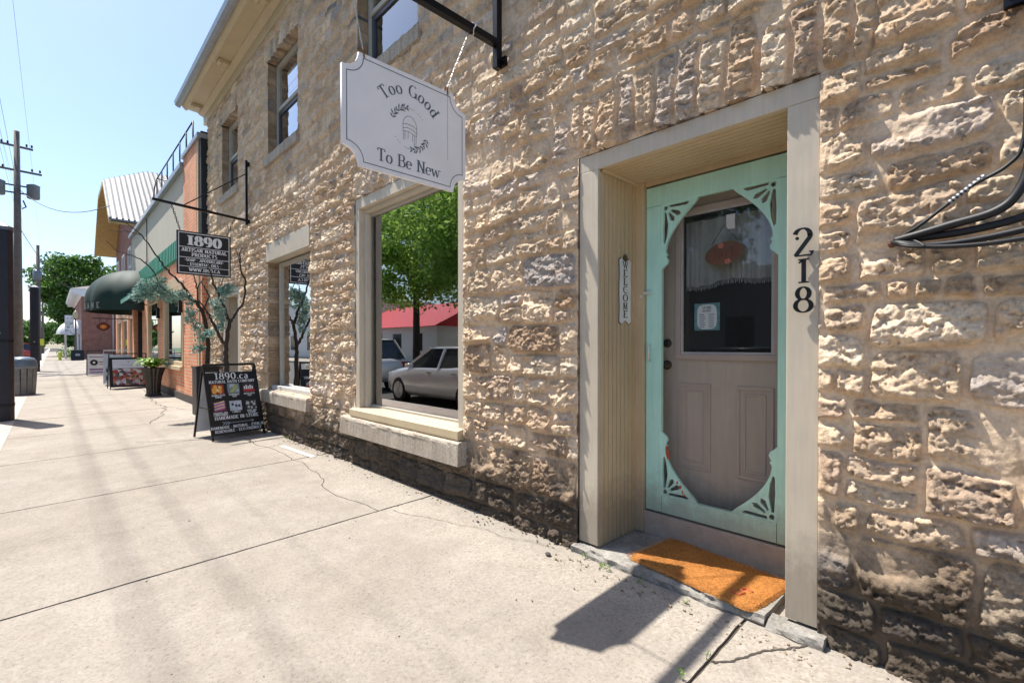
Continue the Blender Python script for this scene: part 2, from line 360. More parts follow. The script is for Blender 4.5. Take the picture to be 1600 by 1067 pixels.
# ------------------------------------------------------------------ a small serif alphabet drawn with a broad nib
def arc(cx, cy, rx, ry, a0, a1, n=14):
    return [(cx + rx * math.cos(R(a0 + (a1 - a0) * k / n)), cy + ry * math.sin(R(a0 + (a1 - a0) * k / n))) for k in range(n + 1)]
G = {
 'A': (.74, [[(0.05, 0), (.37, 1)], [(.37, 1), (.69, 0)], [(.17, .33), (.57, .33)]]),
 'B': (.68, [[(.12, 0), (.12, 1)], [(.12, 1), (.34, 1)] + arc(.36, .76, .22, .24, 90, -90) + [(.12, .52)], [(.12, .52), (.36, .52)] + arc(.38, .26, .26, .26, 90, -90) + [(.12, 0)]]),
 'C': (.74, [arc(.40, .5, .34, .5, 48, 312, 22)]),
 'D': (.76, [[(.12, 0), (.12, 1)], [(.12, 1), (.32, 1)] + arc(.34, .5, .36, .5, 90, -90, 20) + [(.12, 0)]]),
 'E': (.62, [[(.12, 0), (.12, 1)], [(.12, 1), (.56, 1), (.56, .84)], [(.12, .52), (.44, .52)], [(.12, 0), (.58, 0), (.58, .18)]]),
 'F': (.6, [[(.12, 0), (.12, 1)], [(.12, 1), (.56, 1), (.56, .84)], [(.12, .52), (.44, .52)]]),
 'G': (.8, [arc(.42, .5, .36, .5, 48, 330, 22), [(.72, 0), (.72, .42)], [(.5, .42), (.8, .42)]]),
 'H': (.78, [[(.12, 0), (.12, 1)], [(.66, 0), (.66, 1)], [(.12, .5), (.66, .5)]]),
 'I': (.3, [[(.15, 0), (.15, 1)]]),
 'J': (.5, [[(.36, 1), (.36, .2)] + arc(.2, .2, .16, .2, 0, -130, 8)]),
 'K': (.72, [[(.12, 0), (.12, 1)], [(.62, 1), (.12, .42)], [(.28, .6), (.66, 0)]]),
 'L': (.6, [[(.12, 0), (.12, 1)], [(.12, 0), (.56, 0), (.56, .2)]]),
 'M': (.92, [[(.12, 0), (.12, 1)], [(.12, 1), (.46, .1)], [(.46, .1), (.8, 1)], [(.8, 1), (.8, 0)]]),
 'N': (.78, [[(.12, 0), (.12, 1)], [(.12, 1), (.66, 0)], [(.66, 0), (.66, 1)]]),
 'O': (.8, [arc(.4, .5, .35, .5, 90, 450, 28)]),
 'P': (.64, [[(.12, 0), (.12, 1)], [(.12, 1), (.34, 1)] + arc(.34, .73, .25, .27, 90, -90) + [(.12, .46)]]),
 'Q': (.8, [arc(.4, .5, .35, .5, 90, 450, 28), [(.42, .2), (.7, -.15)]]),
 'R': (.7, [[(.12, 0), (.12, 1)], [(.12, 1), (.34, 1)] + arc(.34, .74, .24, .26, 90, -90) + [(.12, .48)], [(.34, .48), (.66, 0)]]),
 'S': (.6, [arc(.3, .74, .22, .26, 40, 250, 14) + [(.34, .48)] + arc(.3, .25, .24, .25, 70, -145, 14)]),
 'T': (.7, [[(.35, 0), (.35, 1)], [(.04, .82), (.04, 1), (.66, 1), (.66, .82)]]),
 'U': (.76, [[(.12, 1), (.12, .3)] + arc(.38, .3, .26, .3, 180, 360, 14) + [(.64, 1)]]),
 'V': (.72, [[(.04, 1), (.36, 0)], [(.36, 0), (.68, 1)]]),
 'W': (1.04, [[(.04, 1), (.3, 0)], [(.3, 0), (.52, .95)], [(.52, .95), (.74, 0)], [(.74, 0), (1.0, 1)]]),
 'X': (.72, [[(.06, 1), (.66, 0)], [(.66, 1), (.06, 0)]]),
 'Y': (.7, [[(.04, 1), (.35, .48)], [(.66, 1), (.35, .48)], [(.35, .48), (.35, 0)]]),
 'Z': (.64, [[(.06, .84), (.06, 1), (.58, 1)], [(.58, 1), (.06, 0)], [(.06, 0), (.6, 0), (.6, .16)]]),
 '0': (.66, [arc(.33, .5, .26, .5, 90, 450, 26)]),
 '1': (.46, [[(.24, 0), (.24, 1)], [(.24, 1), (.08, .84)]]),
 '2': (.62, [arc(.3, .74, .22, .26, 165, -20, 14) + [(.1, .02)], [(.08, .02), (.56, .02), (.56, .16)]]),
 '8': (.62, [arc(.31, .75, .19, .25, 90, 450, 20), arc(.31, .26, .25, .26, 90, 450, 22)]),
 '9': (.64, [arc(.31, .68, .23, .32, 90, 450, 22), arc(.26, .5, .28, .5, 20, -110, 12)]),
 'a': (.54, [arc(.22, .46, .16, .18, 150, 0, 8) + [(.38, .06), (.46, 0)], arc(.22, .16, .16, .16, 70, 350, 14)]),
 'c': (.54, [arc(.28, .32, .23, .32, 48, 312, 18)]),
 'd': (.62, [arc(.28, .32, .22, .32, 90, 450, 20), [(.5, 0), (.5, 1)]]),
 'e': (.56, [[(.06, .34), (.5, .34)] + arc(.28, .32, .23, .32, 4, 312, 20)]),
 'o': (.58, [arc(.29, .32, .24, .32, 90, 450, 22)]),
 'w': (.82, [[(.02, .64), (.22, 0)], [(.22, 0), (.4, .6)], [(.4, .6), (.6, 0)], [(.6, 0), (.8, .64)]]),
 '.': (.26, [[(.13, 0), (.13, .12)]]), '-': (.4, [[(.06, .36), (.34, .36)]]), '*': (.34, [[(.17, .4), (.17, .55)]]),
 ' ': (.36, []),
}
XH = {'w'}
def glyph(ch, thick, thin, serif=True):
    """list of quads / polys in em units"""
    wd, strokes = G[ch]; out = []
    for st in strokes:
        n = len(st); L = []; Rr = []
        for i, p in enumerate(st):
            a = st[max(i - 1, 0)]; b = st[min(i + 1, n - 1)]
            dx, dy = b[0] - a[0], b[1] - a[1]; l = math.hypot(dx, dy) or 1; dx /= l; dy /= l
            # broad nib held slightly turned: thick down strokes, hairline cross strokes and up strokes
            t = thin + (thick - thin) * min(1, abs(dy) ** 1.5)
            if dx * dy > 0 and n == 2 and abs(dx) > 0.15: t = thin * 1.3
            L.append((p[0] - dy * t / 2, p[1] + dx * t / 2)); Rr.append((p[0] + dy * t / 2, p[1] - dx * t / 2))
        for i in range(n - 1): out.append([L[i], L[i + 1], Rr[i + 1], Rr[i]])
        if serif and ch not in '.*-':
            for e, nb in ((0, 1), (n - 1, n - 2)):
                x, y = st[e]; dy = abs(st[nb][1] - y); dx = abs(st[nb][0] - x)
                if n <= 3 and dy > dx * 1.2 and (abs(y) < .01 or abs(y - 1) < .01 or (ch in XH and abs(y - .64) < .01)) and dy > .4:
                    if ch in 'MNVWwAY' and ((ch in 'VWw' and y < .1) or (ch == 'A' and y > .9) or (ch == 'M' and y > .9 and x > .9)): continue
                    sw = thick * .55 + .09; yy = y + (thin / 2 if y < .5 else -thin / 2)
                    out.append([(x - sw, yy - thin * .6), (x + sw, yy - thin * .6), (x + sw, yy + thin * .6), (x - sw, yy + thin * .6)])
    return wd, out
def text_width(txt, size, sp): return sum((G[c][0] + sp) * size for c in txt) - sp * size
def serif_text(mb, txt, size, x, y, thick=.15, thin=.045, sp=.06, xs=1.0, lift=0.00004, depth=0.0):
    """flat lettering centred on x, baseline y, into mb (local xy plane)"""
    cx = x - text_width(txt, size, sp) * xs / 2; k = 0
    for ch in txt:
        wd, polys = glyph(ch, thick, thin)
        for p in polys:
            k += 1; z = k % 7 * lift
            q = [(cx + a * size * xs, y + b * size, z) for a, b in p]
            if depth: mb.prism([(a, b) for a, b, _ in q], 'z', 0, depth + z)
            else: mb.add(q, [(3, 2, 1, 0)])
        cx += (wd + sp) * size * xs
    return mb
def arc_text(mb, txt, size, cx, cy, rad, mid, thick=.15, thin=.04, sp=.06, below=False):
    tw = text_width(txt, size, sp); s = -tw / 2; k = 0
    for ch in txt:
        wd, polys = glyph(ch, thick, thin); c = s + wd * size / 2
        a = mid - c / rad
        ca, sa = math.cos(a - math.pi / 2), math.sin(a - math.pi / 2)
        ox, oy = cx + rad * math.cos(a), cy + rad * math.sin(a)
        for p in polys:
            k += 1; z = (k % 7) * 0.00004
            q = []
            for u, v in p:
                lx, ly = (u - wd / 2) * size, v * size
                q.append((ox + lx * ca - ly * sa, oy + lx * sa + ly * ca, z))
            mb.add(q, [(3, 2, 1, 0)])
        s += (wd + sp) * size
    return mb
def line2(mb, pts, wd, z=0.0):
    for i in range(len(pts) - 1):
        (a, b), (c, d) = pts[i], pts[i + 1]; l = math.hypot(c - a, d - b) or 1
        nx, ny = -(d - b) / l * wd / 2, (c - a) / l * wd / 2
        ex, ey = (c - a) / l * wd * .3, (d - b) / l * wd * .3
        mb.add([(a - ex + nx, b - ey + ny, z), (a - ex - nx, b - ey - ny, z), (c + ex - nx, d + ey - ny, z + 2e-5), (c + ex + nx, d + ey + ny, z + 2e-5)], [(0, 1, 2, 3)])
    return mb
def place_flat(mb, name, mat, parent, org, ax, ay):
    az = Vector(ax).cross(Vector(ay)); me = mb.mesh(name, mat); xf(me, frame(org, ax, ay, az))
    return obj(name, me, parent)

# ------------------------------------------------------------------ numpy noise
TAB = rng.rand(256, 256).astype(np.float32)
def vnoise(x, y, s=0):
    x = x + s * 17.31; y = y + s * 9.77
    xi = np.floor(x).astype(np.int64); yi = np.floor(y).astype(np.int64); fx = (x - xi); fy = (y - yi)
    fx = fx * fx * (3 - 2 * fx); fy = fy * fy * (3 - 2 * fy)
    a = TAB[xi & 255, yi & 255]; b = TAB[(xi + 1) & 255, yi & 255]; c = TAB[xi & 255, (yi + 1) & 255]; d = TAB[(xi + 1) & 255, (yi + 1) & 255]
    return (a * (1 - fx) + b * fx) * (1 - fy) + (c * (1 - fx) + d * fx) * fy
def fbm(x, y, o=4, s=0, g=0.5):
    r = 0; a = 1; t = 0
    for k in range(o):
        r = r + a * (vnoise(x * 2 ** k, y * 2 ** k, s + k * 3) - .5); t += a; a *= g
    return r / t * 2

def cells(x, y, s):
    # jittered cells: per-vertex offset to the nearest feature point and that cell's random numbers
    xi = np.floor(x).astype(np.int64); yi = np.floor(y).astype(np.int64); best = np.full(x.shape, 9.0); sec = best.copy()
    ox = np.zeros(x.shape); oy = np.zeros(x.shape); r1 = np.zeros(x.shape); r2 = np.zeros(x.shape); r3 = np.zeros(x.shape)
    for i in (-1, 0, 1):
        for j in (-1, 0, 1):
            a, b = (xi + i + s * 31) & 255, (yi + j + s * 57) & 255
            px = xi + i + TAB[a, b]; py = yi + j + TAB[b, (a + 91) & 255]
            dx, dy = x - px, y - py; d = dx * dx + dy * dy; m = d < best
            sec = np.where(m, best, np.minimum(sec, d)); best = np.where(m, d, best)
            ox = np.where(m, dx, ox); oy = np.where(m, dy, oy)
            r1 = np.where(m, TAB[(a + 13) & 255, b], r1); r2 = np.where(m, TAB[a, (b + 29) & 255], r2); r3 = np.where(m, TAB[(a + 7) & 255, (b + 101) & 255], r3)
    return ox, oy, r1 - .5, r2 - .5, r3 - .5, np.sqrt(sec) - np.sqrt(best)

# ================================================================== THE STONE BUILDING
OPEN = [(-1.785, -0.535, -0.3, 2.345),      # shop door recess
        (-4.69, -2.885, 0.50, 2.73),        # big window
        (-7.46, -5.90, 0.60, 2.70),         # small window and its painted lintel
        (-10.0, -8.86, -0.3, 2.24),         # far doorway
        (-7.42, -6.26, 3.95, 5.30), (-10.0, -8.97, 3.95, 5.25), (-4.62, -3.5, 3.95, 5.3),
        (-1.7, -0.6, 3.95, 5.3)]
def build_wall():
    RS = 0.005; X0, X1, Z0, Z1 = -11.15, 2.2, -0.35, 5.85
    nx, nzc = int((X1 - X0) / RS), int((Z1 - Z0) / RS)
    ids = np.zeros((nx, nzc), np.int32); st = []
    rr = random.Random(5)
    def put(x0, x1, z0, z1):
        st.append((x0, x1, z0, z1)); i0, i1 = int(round((x0 - X0) / RS)), int(round((x1 - X0) / RS)); j0, j1 = int(round((z0 - Z0) / RS)), int(round((z1 - Z0) / RS))
        ids[max(0, i0):i1, max(0, j0):j1] = len(st) - 1
    def row(x0, x1, z0, z1, big=1.0):
        h = z1 - z0; x = x0
        while x < x1 - 1e-6:
            wd = max(.09, h * rr.uniform(0.8, 2.6) * big); wd = min(wd, .62)
            if x1 - x - wd < .1: wd = x1 - x
            if h > .15 and wd < .34 and rr.random() < .22:
                c = z0 + h * rr.uniform(.35, .65); put(x, x + wd, z0, c); put(x, x + wd, c, z1)
            elif h > .13 and wd > .3 and rr.random() < .12:
                c = x + wd * rr.uniform(.3, .6); put(x, c, z0, z1); k = z0 + h * .5; put(c, x + wd, z0, k); put(c, x + wd, k, z1)
            else: put(x, x + wd, z0, z1)
            x += wd
    z = Z0
    while z < Z1:
        up_ = z > 3.1
        H = rr.uniform(.15, .24) if up_ else rr.uniform(.19, .40)
        H = min(H, Z1 - z) if Z1 - z - H > .1 else Z1 - z
        x = X0
        while x < X1:
            W = rr.uniform(.5, 1.5); W = W if X1 - x - W > .2 else X1 - x
            near = x > -.6
            if up_: n = 1 if H < .19 else rr.choice([1, 2])
            elif H < .27: n = 1 if near else rr.choice([1, 1, 2])
            elif H < .3: n = rr.choice([1, 2]) if near else 2
            else: n = 2 if near else rr.choice([2, 3, 3])
            cut = sorted([0, 1] + [(k + 1 + rr.uniform(-.24, .24)) / n for k in range(n - 1)])
            for a, b in zip(cut[:-1], cut[1:]): row(x, x + W, z + H * a, z + H * b, 1.5 if near else 1.0)
            x += W
        z += H
    def soldiers(x0, x1, z0, zt, arch=0.0, w0=.085, w1=.15):
        x = x0
        while x < x1 - .01:
            wd = rr.uniform(w0, w1); wd = x1 - x if x1 - x - wd < .06 else wd
            m = (x + wd / 2 - (x0 + x1) / 2) / ((x1 - x0) / 2)
            put(x, x + wd, z0 - .02, zt + rr.uniform(-.03, .03) + arch * (1 - m * m)); x += wd
    soldiers(-1.98, -.36, 2.345, 2.62, .10)
    soldiers(-4.80, -2.78, 2.73, 2.97, .04, .09, .17)
    soldiers(-7.5, -5.85, 2.70, 2.92, .03, .09, .17)
    for a, b, z0, z1 in OPEN[4:]: soldiers(a - .1, b + .1, z1, z1 + .25, .04, .1, .16)
    soldiers(-10.1, -8.76, 2.24, 2.5, .03, .1, .16)
    S = np.array(st)
    def axis(spans, snaps):
        a = []
        for p, q, d in spans: a += list(np.arange(p, q - d * .3, d))
        a.append(spans[-1][1]); a = np.array(a)
        for s in snaps:
            k = np.argmin(abs(a - s)); a[k] = s
        return np.unique(a)
    snx = [v for o in OPEN for v in o[:2]]; snz = [v for o in OPEN for v in o[2:] if v > Z0]
    gx = axis([(-11.12, -6.0, .017), (-6.0, -3.2, .010), (-3.2, .35, .0056), (.35, 2.0, .02)], snx)
    gz = axis([(-.3, 3.1, .0068), (3.1, 5.8, .018)], snz)
    XX, ZZ = np.meshgrid(gx, gz, indexing='ij')
    wx = XX + fbm(XX * 2.2, ZZ * 2.2, 3, 1) * .030 + fbm(XX * 9, ZZ * 9, 4, 2) * .020
    wz = ZZ + fbm(XX * .8, ZZ * 1.5, 3, 5) * .040 + fbm(XX * 6, ZZ * 8, 4, 6) * .022
    I = ids[np.clip(((wx - X0) / RS).astype(int), 0, nx - 1), np.clip(((wz - Z0) / RS).astype(int), 0, nzc - 1)]
    n = len(S); s = S[I]
    # signed distance to the edge of a round-cornered stone
    cxx, czz = (s[..., 0] + s[..., 1]) / 2, (s[..., 2] + s[..., 3]) / 2
    hx, hz = (s[..., 1] - s[..., 0]) / 2, (s[..., 3] - s[..., 2]) / 2
    rad = np.minimum(np.minimum(hx, hz) * np.random.RandomState(8).uniform(.15, .95, n)[I], .05)
    qx, qz = abs(wx - cxx) - hx + rad, abs(wz - czz) - hz + rad
    d = -(np.hypot(np.maximum(qx, 0), np.maximum(qz, 0)) + np.minimum(np.maximum(qx, qz), 0) - rad)
    rg = np.random.RandomState(3)
    gap = rg.uniform(.004, .012, n)[I]
    d = d - gap
    K = 6; hmin = np.full(XX.shape, 9.0)
    relief = np.clip(rg.normal(1, .35, n), .3, 1.8)
    for k in range(K):
        ang = rg.uniform(0, 2 * math.pi, n); sl = rg.uniform(.02, .16, n) * relief
        b0 = rg.uniform(.008, .020, n) * relief
        hmin = np.minimum(hmin, b0[I] + (np.cos(ang) * sl)[I] * (wx - cxx) + (np.sin(ang) * sl)[I] * (wz - czz))
    # rock-face: bedding planes broken by chips
    dwx = fbm(XX * 16, ZZ * 16, 3, 71) * .018; dwz = fbm(XX * 16, ZZ * 16, 3, 72) * .014
    # pitched faces: each block bulges low down and leans back towards its top bed
    tz = np.clip((wz - czz) / hz, -1, 1); tx = np.clip((wx - cxx) / hx, -1, 1)
    bul = np.clip(hz * rg.uniform(.22, .48, n)[I], .006, .036); pk_ = rg.uniform(-.75, -.25, n)[I]
    pil = np.where(tz > pk_, 1 - (tz - pk_) / (1 - pk_), 1 - ((pk_ - tz) / (1 + pk_)) ** 2 * .8) * bul
    pil = pil + tx * rg.uniform(-.006, .006, n)[I]
    hs = np.clip(hmin * .6, -.004, .016) + pil
    for sc_, sa, sb, am in ((15, 15, 24, .62), (38, 38, 60, .85), (80, 80, 115, .8)):
        ox, oy, q1, q2, q3, ed_ = cells((wx + dwx) * sa + I * 3.3, (wz + dwz) * sb + I * 5.1, sc_ % 7)
        hs = hs + am * (ox * q1 * 1.5 + oy * (q2 - .10) * 1.9 + q3 * .40) / sb
    hs = hs + fbm(XX * 22 + I, ZZ * 34, 4, 21, .65) * .010
    lift = rg.uniform(-.004, .012, n)[I]
    e = np.clip(d / .008, 0, 1); e = e * e * (3 - 2 * e)
    mort = .003 + fbm(XX * 5, ZZ * 5, 4, 41) * .007 + fbm(XX * 50, ZZ * 50, 2, 42) * .002
    # mortar smeared over the lower parts of the stones
    sm = np.clip((fbm(XX * 2.6, ZZ * 4.2, 4, 51) - .26) * 6, 0, 1) * np.clip(1 - (hmin - .006) / .02, 0, 1)
    e2 = e * (1 - .8 * sm)
    h = mort * (1 - e2) + (hs * .80 + lift + .006) * e2
    for a_, b_, c_, d_ in OPEN:
        dx_ = np.minimum(abs(XX - a_), abs(XX - b_)); near_ = np.clip(1 - dx_ / .05, 0, 1) * ((ZZ > c_ - .05) & (ZZ < d_)); h = h * (1 - near_ * .75) + .006 * near_ * .75
    # keep the far and upper walling flatter
    h = h * np.where(ZZ > 3.1, .75, 1.0)
    h = h + fbm(XX * .5, ZZ * .5, 2, 61) * .012
    # straight dressed edges beside the openings
    YY = -.012 - h
    # colours of the stones
    pal = np.array([(.60, .485, .355), (.55, .425, .30), (.66, .56, .43), (.47, .37, .28), (.52, .45, .385), (.42, .31, .215), (.62, .50, .37), (.36, .335, .315)])
    pk = rg.choice(len(pal), n, p=[.24, .2, .18, .10, .10, .04, .12, .02]); sc = pal[pk] * rg.uniform(.85, 1.15, (n, 1)) * np.array((1.22, 1.14, 1.08))
    dk = (S[:, 3] - S[:, 2] < .075) & (rg.rand(n) < .35); sc[dk] = (.24, .235, .235)
    mc = np.array((.66, .505, .355))
    cc = sc[I] * e2[..., None] + mc * (1 - e2[..., None])
    V = np.stack([XX, YY, ZZ], -1).reshape(-1, 3); nX, nZ = XX.shape
    cxm = (gx[:-1] + gx[1:]) / 2; czm = (gz[:-1] + gz[1:]) / 2
    keep = np.ones((nX - 1, nZ - 1), bool)
    for a, b, c, dd in OPEN: keep &= ~((cxm[:, None] > a) & (cxm[:, None] < b) & (czm[None] > c) & (czm[None] < dd))
    ii, jj = np.nonzero(keep); a = ii * nZ + jj
    F = np.stack([a, a + nZ, a + nZ + 1, a + 1], -1)
    # edges of every hole run back into the wall
    Vb = V.copy(); Vb[:, 1] = .34; used = {}; ex = []; ev = []
    def back(i):
        if i not in used: used[i] = len(V) + len(ev); ev.append(Vb[i])
        return used[i]
    kp = np.pad(keep, 1)
    for di, dj, (p, q) in ((-1, 0, (0, 1)), (1, 0, (3, 2)), (0, -1, (0, 3)), (0, 1, (1, 2))):
        bnd = keep & ~kp[1 + di:1 + di + keep.shape[0], 1 + dj:1 + dj + keep.shape[1]]
        for i, j in zip(*np.nonzero(bnd)):
            cs = [i * nZ + j, i * nZ + j + 1, (i + 1) * nZ + j + 1, (i + 1) * nZ + j]
            ex.append((cs[p], cs[q], back(cs[q]), back(cs[p])))
    V = np.vstack([V, np.array(ev)]); F = np.vstack([F, np.array(ex)])
    me = bpy.data.meshes.new('stone_wall'); me.vertices.add(len(V)); me.vertices.foreach_set('co', V.astype(np.float32).ravel())
    me.loops.add(F.size); me.loops.foreach_set('vertex_index', F.astype(np.int32).ravel())
    me.polygons.add(len(F)); me.polygons.foreach_set('loop_start', np.arange(0, F.size, 4, dtype=np.int32))
    me.polygons.foreach_set('use_smooth', np.ones(len(F), bool))
    me.update(calc_edges=True)
    C4 = np.ones((len(V), 4), np.float32); C4[:nX * nZ, :3] = cc.reshape(-1, 3); C4[:nX * nZ, 3] = e2.ravel()
    for o_, n_ in used.items(): C4[n_] = C4[o_]
    at = me.attributes.new('tint', 'FLOAT_COLOR', 'POINT'); at.data.foreach_set('color', C4.ravel())
    me.materials.append(STONE)
    return me
B = empty('stone_building', 'long two-storey rubble stone building with a cream eave, door 218 and shop windows', 'building')
obj('stone_wall', build_wall(), B)
bk = MB(); bk.box(-11.12, 2.0, 7.0, 7.2, -.3, 5.8); bk.box(-11.12, -10.9, .36, 7.0, -.3, 5.78); bk.box(1.8, 2.0, .36, 7.0, -.3, 5.78)
bk.build('rear_wall', M('plain_masonry', (.4, .34, .27), .9), B)
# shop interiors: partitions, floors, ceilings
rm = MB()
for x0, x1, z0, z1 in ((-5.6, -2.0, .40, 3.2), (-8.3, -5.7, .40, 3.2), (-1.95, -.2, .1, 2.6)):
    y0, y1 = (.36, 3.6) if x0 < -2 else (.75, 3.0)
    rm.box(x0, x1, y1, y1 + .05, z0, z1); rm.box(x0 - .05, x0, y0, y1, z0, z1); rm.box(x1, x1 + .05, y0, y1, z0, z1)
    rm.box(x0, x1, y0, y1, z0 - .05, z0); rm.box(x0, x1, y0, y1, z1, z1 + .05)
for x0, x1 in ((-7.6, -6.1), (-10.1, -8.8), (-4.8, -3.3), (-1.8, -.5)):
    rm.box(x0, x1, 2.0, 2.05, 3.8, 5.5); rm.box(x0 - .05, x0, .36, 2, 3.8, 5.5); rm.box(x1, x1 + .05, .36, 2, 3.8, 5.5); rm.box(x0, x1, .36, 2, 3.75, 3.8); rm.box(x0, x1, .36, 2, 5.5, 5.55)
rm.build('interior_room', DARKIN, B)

# ---- eave
EY = -.50
ev = MB()
# bed mould, sloping soffit, fascia, crown: one section swept along the street
sec = [(-.045, 5.70), (-.045, 5.86), (-.10, 5.88), (-.13, 5.90), (-.13, 5.915), (-.31, 5.93), (-.32, 5.90), (-.35, 5.90), (-.39, 5.94), (-.42, 5.98), (-.42, 6.02), (.3, 6.02), (.3, 5.80), (.0, 5.70)]
ev.prism(sec, 'x', -11.35, 2.2)
ev.build('eave', TRIM_OCH, B)
for x in (-11.0, -9.0, -7.0, -5.0, -3.0, -1.0, 1.0):
    md = MB(); md.prism([(-.14, 5.87), (-.14, 5.913), (-.305, 5.926), (-.305, 5.885), (-.29, 5.855), (-.27, 5.845), (-.24, 5.86), (-.18, 5.85)], 'x', x - .07, x + .07); md.build('eave_bracket', TRIM_OCH, B)
gu = MB(); gu.prism([(y + .055, z) for y, z in [(-.475, 5.955), (-.52, 5.96), (-.56, 5.99), (-.575, 6.05), (-.565, 6.055), (-.55, 6.0), (-.52, 5.975), (-.485, 5.97), (-.475, 6.05), (-.472, 6.05)]], 'x', -11.45, 2.2)
gu.build('gutter', M('grey_gutter', (.33, .35, .38), .35, .4), B)
rf = MB(); rf.prism([(-.505, 6.065), (-.505, 6.095), (3.7, 7.7), (7.9, 6.1), (7.9, 6.06), (3.7, 7.66)], 'x', -11.5, 2.2)
rf.build('roof', M('dark_shingle', (.10, .095, .09), .9, var=.3, scale=20), B)

# ---- door recess
dt = MB()
y0 = -.004
dt.box(-1.783, -1.648, y0, .02, .052, 2.248); dt.box(-.66, -.537, y0, .02, .045, 2.248); dt.box(-1.783, -.537, y0, .02, 2.249, 2.343)
dt.build('door_surround', TRIM, B, bev=.003)
def beads(mb, axis, a0, a1, fixed, b0, b1, sgn, pitch=.043):
    """tongue-and-groove boards as real relief. axis 'y': boards vertical on a jamb; 'yx': boards along x on the soffit"""
    k = a0
    while k < a1 - .005:
        e = min(k + pitch - .006, a1)
        if axis == 'y': mb.box(min(fixed, fixed + sgn * .008), max(fixed, fixed + sgn * .008), k, e, b0, b1)
        else: mb.box(b0, b1, k, e, min(fixed, fixed + sgn * .008), max(fixed, fixed + sgn * .008))
        k += pitch
rv = MB(); rv.box(-1.70, -1.656, .02, .46, .04, 2.30); beads(rv, 'y', .022, .40, -1.656, .045, 2.238, 1)
rv.box(-.652, -.60, .02, .46, .04, 2.30); beads(rv, 'y', .022, .40, -.652, .045, 2.238, -1)
rv.build('reveal_boards', BEAD, B, bev=.0015)
sf = MB(); sf.box(-1.656, -.652, .02, .46, 2.262, 2.30); beads(sf, 'x', .022, .44, 2.262, -1.648, -.660, -1)
sf.build('recess_ceiling', BEAD, B, bev=.0015)
cv = MB(); cv.prism([(-1.648, 2.238), (-1.648, 2.254), (-1.628, 2.254), (-1.632, 2.244)], 'y', .03, .40)
fj = MB(); fj.box(-1.656, -1.592, .40, .47, .045, 2.254); fj.box(-.716, -.652, .40, .47, .045, 2.254); fj.box(-1.592, -.716, .425, .47, 2.226, 2.254)
fj.add(cv.v, cv.f)
fj.build('door_jamb', BEAD, B, bev=.002)
ks = MB(); ks.box(-1.70, -.60, .418, .60, .0, .178); ks.build('door_sill', TAUPE2, B, bev=.003)
st_m, t_, b_ = new_mat('worn_step_stone')
n_ = nz(t_, 6, 8, .75); n2_ = nz(t_, 60, 5, .8)
c_ = ramp(t_, n_.outputs[0], [(.3, (.15, .135, .115)), (.7, (.40, .375, .335))]).outputs[0]
c_ = mixc(t_, c_, ramp(t_, n2_.outputs[0], [(.3, .6), (.6, 1.1)]).outputs[0], 1.0, 'MULTIPLY')
t_.links.new(c_, b_.inputs['Base Color']); b_.inputs['Roughness'].default_value = .9; bump(t_, b_, n2_.outputs[0], .7, .008)
def rough_block(name, x0, x1, y0, y1, z0, z1, parent, mat=None, amp=.012, seed=0, res=.02):
    """a block whose street edge is worn and chipped"""
    nx_ = max(3, int((x1 - x0) / res)); prof = [(y1, z0), (y1, z1), (y0 + .09, z1), (y0 + .045, z1), (y0 + .02, z1 - .002), (y0 + .006, z1 - .012), (y0, z1 - .03), (y0 + .002, z1 - .05), (y0, z0)]
    v = []; m = len(prof)
    for i in range(nx_ + 1):
        x = x0 + (x1 - x0) * i / nx_
        for k, (y, z) in enumerate(prof):
            f_ = 1 if 3 <= k <= 7 else 0
            d_ = float(fbm(np.array(x * 9.0), np.array(k * .9 + 3.0), 3, seed)) * amp * f_
            g_ = float(fbm(np.array(x * 30.0), np.array(k * 1.3), 2, seed + 5)) * amp * .5 * f_
            v.append((x, y - d_ - g_, z + (d_ * .5 if f_ else 0)))
    f = [(i * m + k, (i + 1) * m + k, (i + 1) * m + (k + 1) % m, i * m + (k + 1) % m) for i in range(nx_) for k in range(m)]
    f += [tuple(range(m)), tuple(nx_ * m + k for k in range(m))[::-1]]
    mb = MB(); mb.add(v, f); return mb.build(name, mat or st_m, parent, smooth=False)
rough_block('door_step', -1.80, -.725, -.065, .42, -.2, .040, B, amp=.02, seed=2)
rough_block('step_kerbstone', -.715, -.50, -.085, .02, -.2, .032, B, amp=.03, seed=8)

# entry door behind
ed = bpy.data.objects.new('entry_door', None); COL.objects.link(ed); ed.parent = B
def panel_frame(mb, x0, x1, z0, z1, y, w_=.02, d_=.008):
    mb.prism([(x0, z0), (x1, z0), (x1, z0 + w_), (x0, z0 + w_)], 'y', y - d_, y + .001); mb.prism([(x0, z1 - w_), (x1, z1 - w_), (x1, z1), (x0, z1)], 'y', y - d_, y + .001)
    mb.prism([(x0, z0 + w_), (x0 + w_, z0 + w_), (x0 + w_, z1 - w_), (x0, z1 - w_)], 'y', y - d_, y + .001); mb.prism([(x1 - w_, z0 + w_), (x1, z0 + w_), (x1, z1 - w_), (x1 - w_, z1 - w_)], 'y', y - d_, y + .001)
DY = .56
dl = MB()
dl.box(-1.60, -1.44, DY, DY + .045, .18, 2.20); dl.box(-.86, -.70, DY, DY + .045, .18, 2.20)
dl.box(-1.44, -.86, DY, DY + .045, .18, 1.15); dl.box(-1.44, -.86, DY, DY + .045, 2.06, 2.20)
leaf = dl.build('door_leaf', TAUPE, ed, bev=.002)
pf = MB()
for a in (-1.43, -1.08): panel_frame(pf, a, a + .20, .46, .99, DY); panel_frame(pf, a + .04, a + .16, .50, .95, DY, .012, .006)
panel_frame(pf, -1.452, -.848, 1.138, 2.072, DY, .034, .016)
pf.build('door_moulding', M('taupe_moulding', (.50, .40, .33), .4, var=.04), ed, bev=.003)
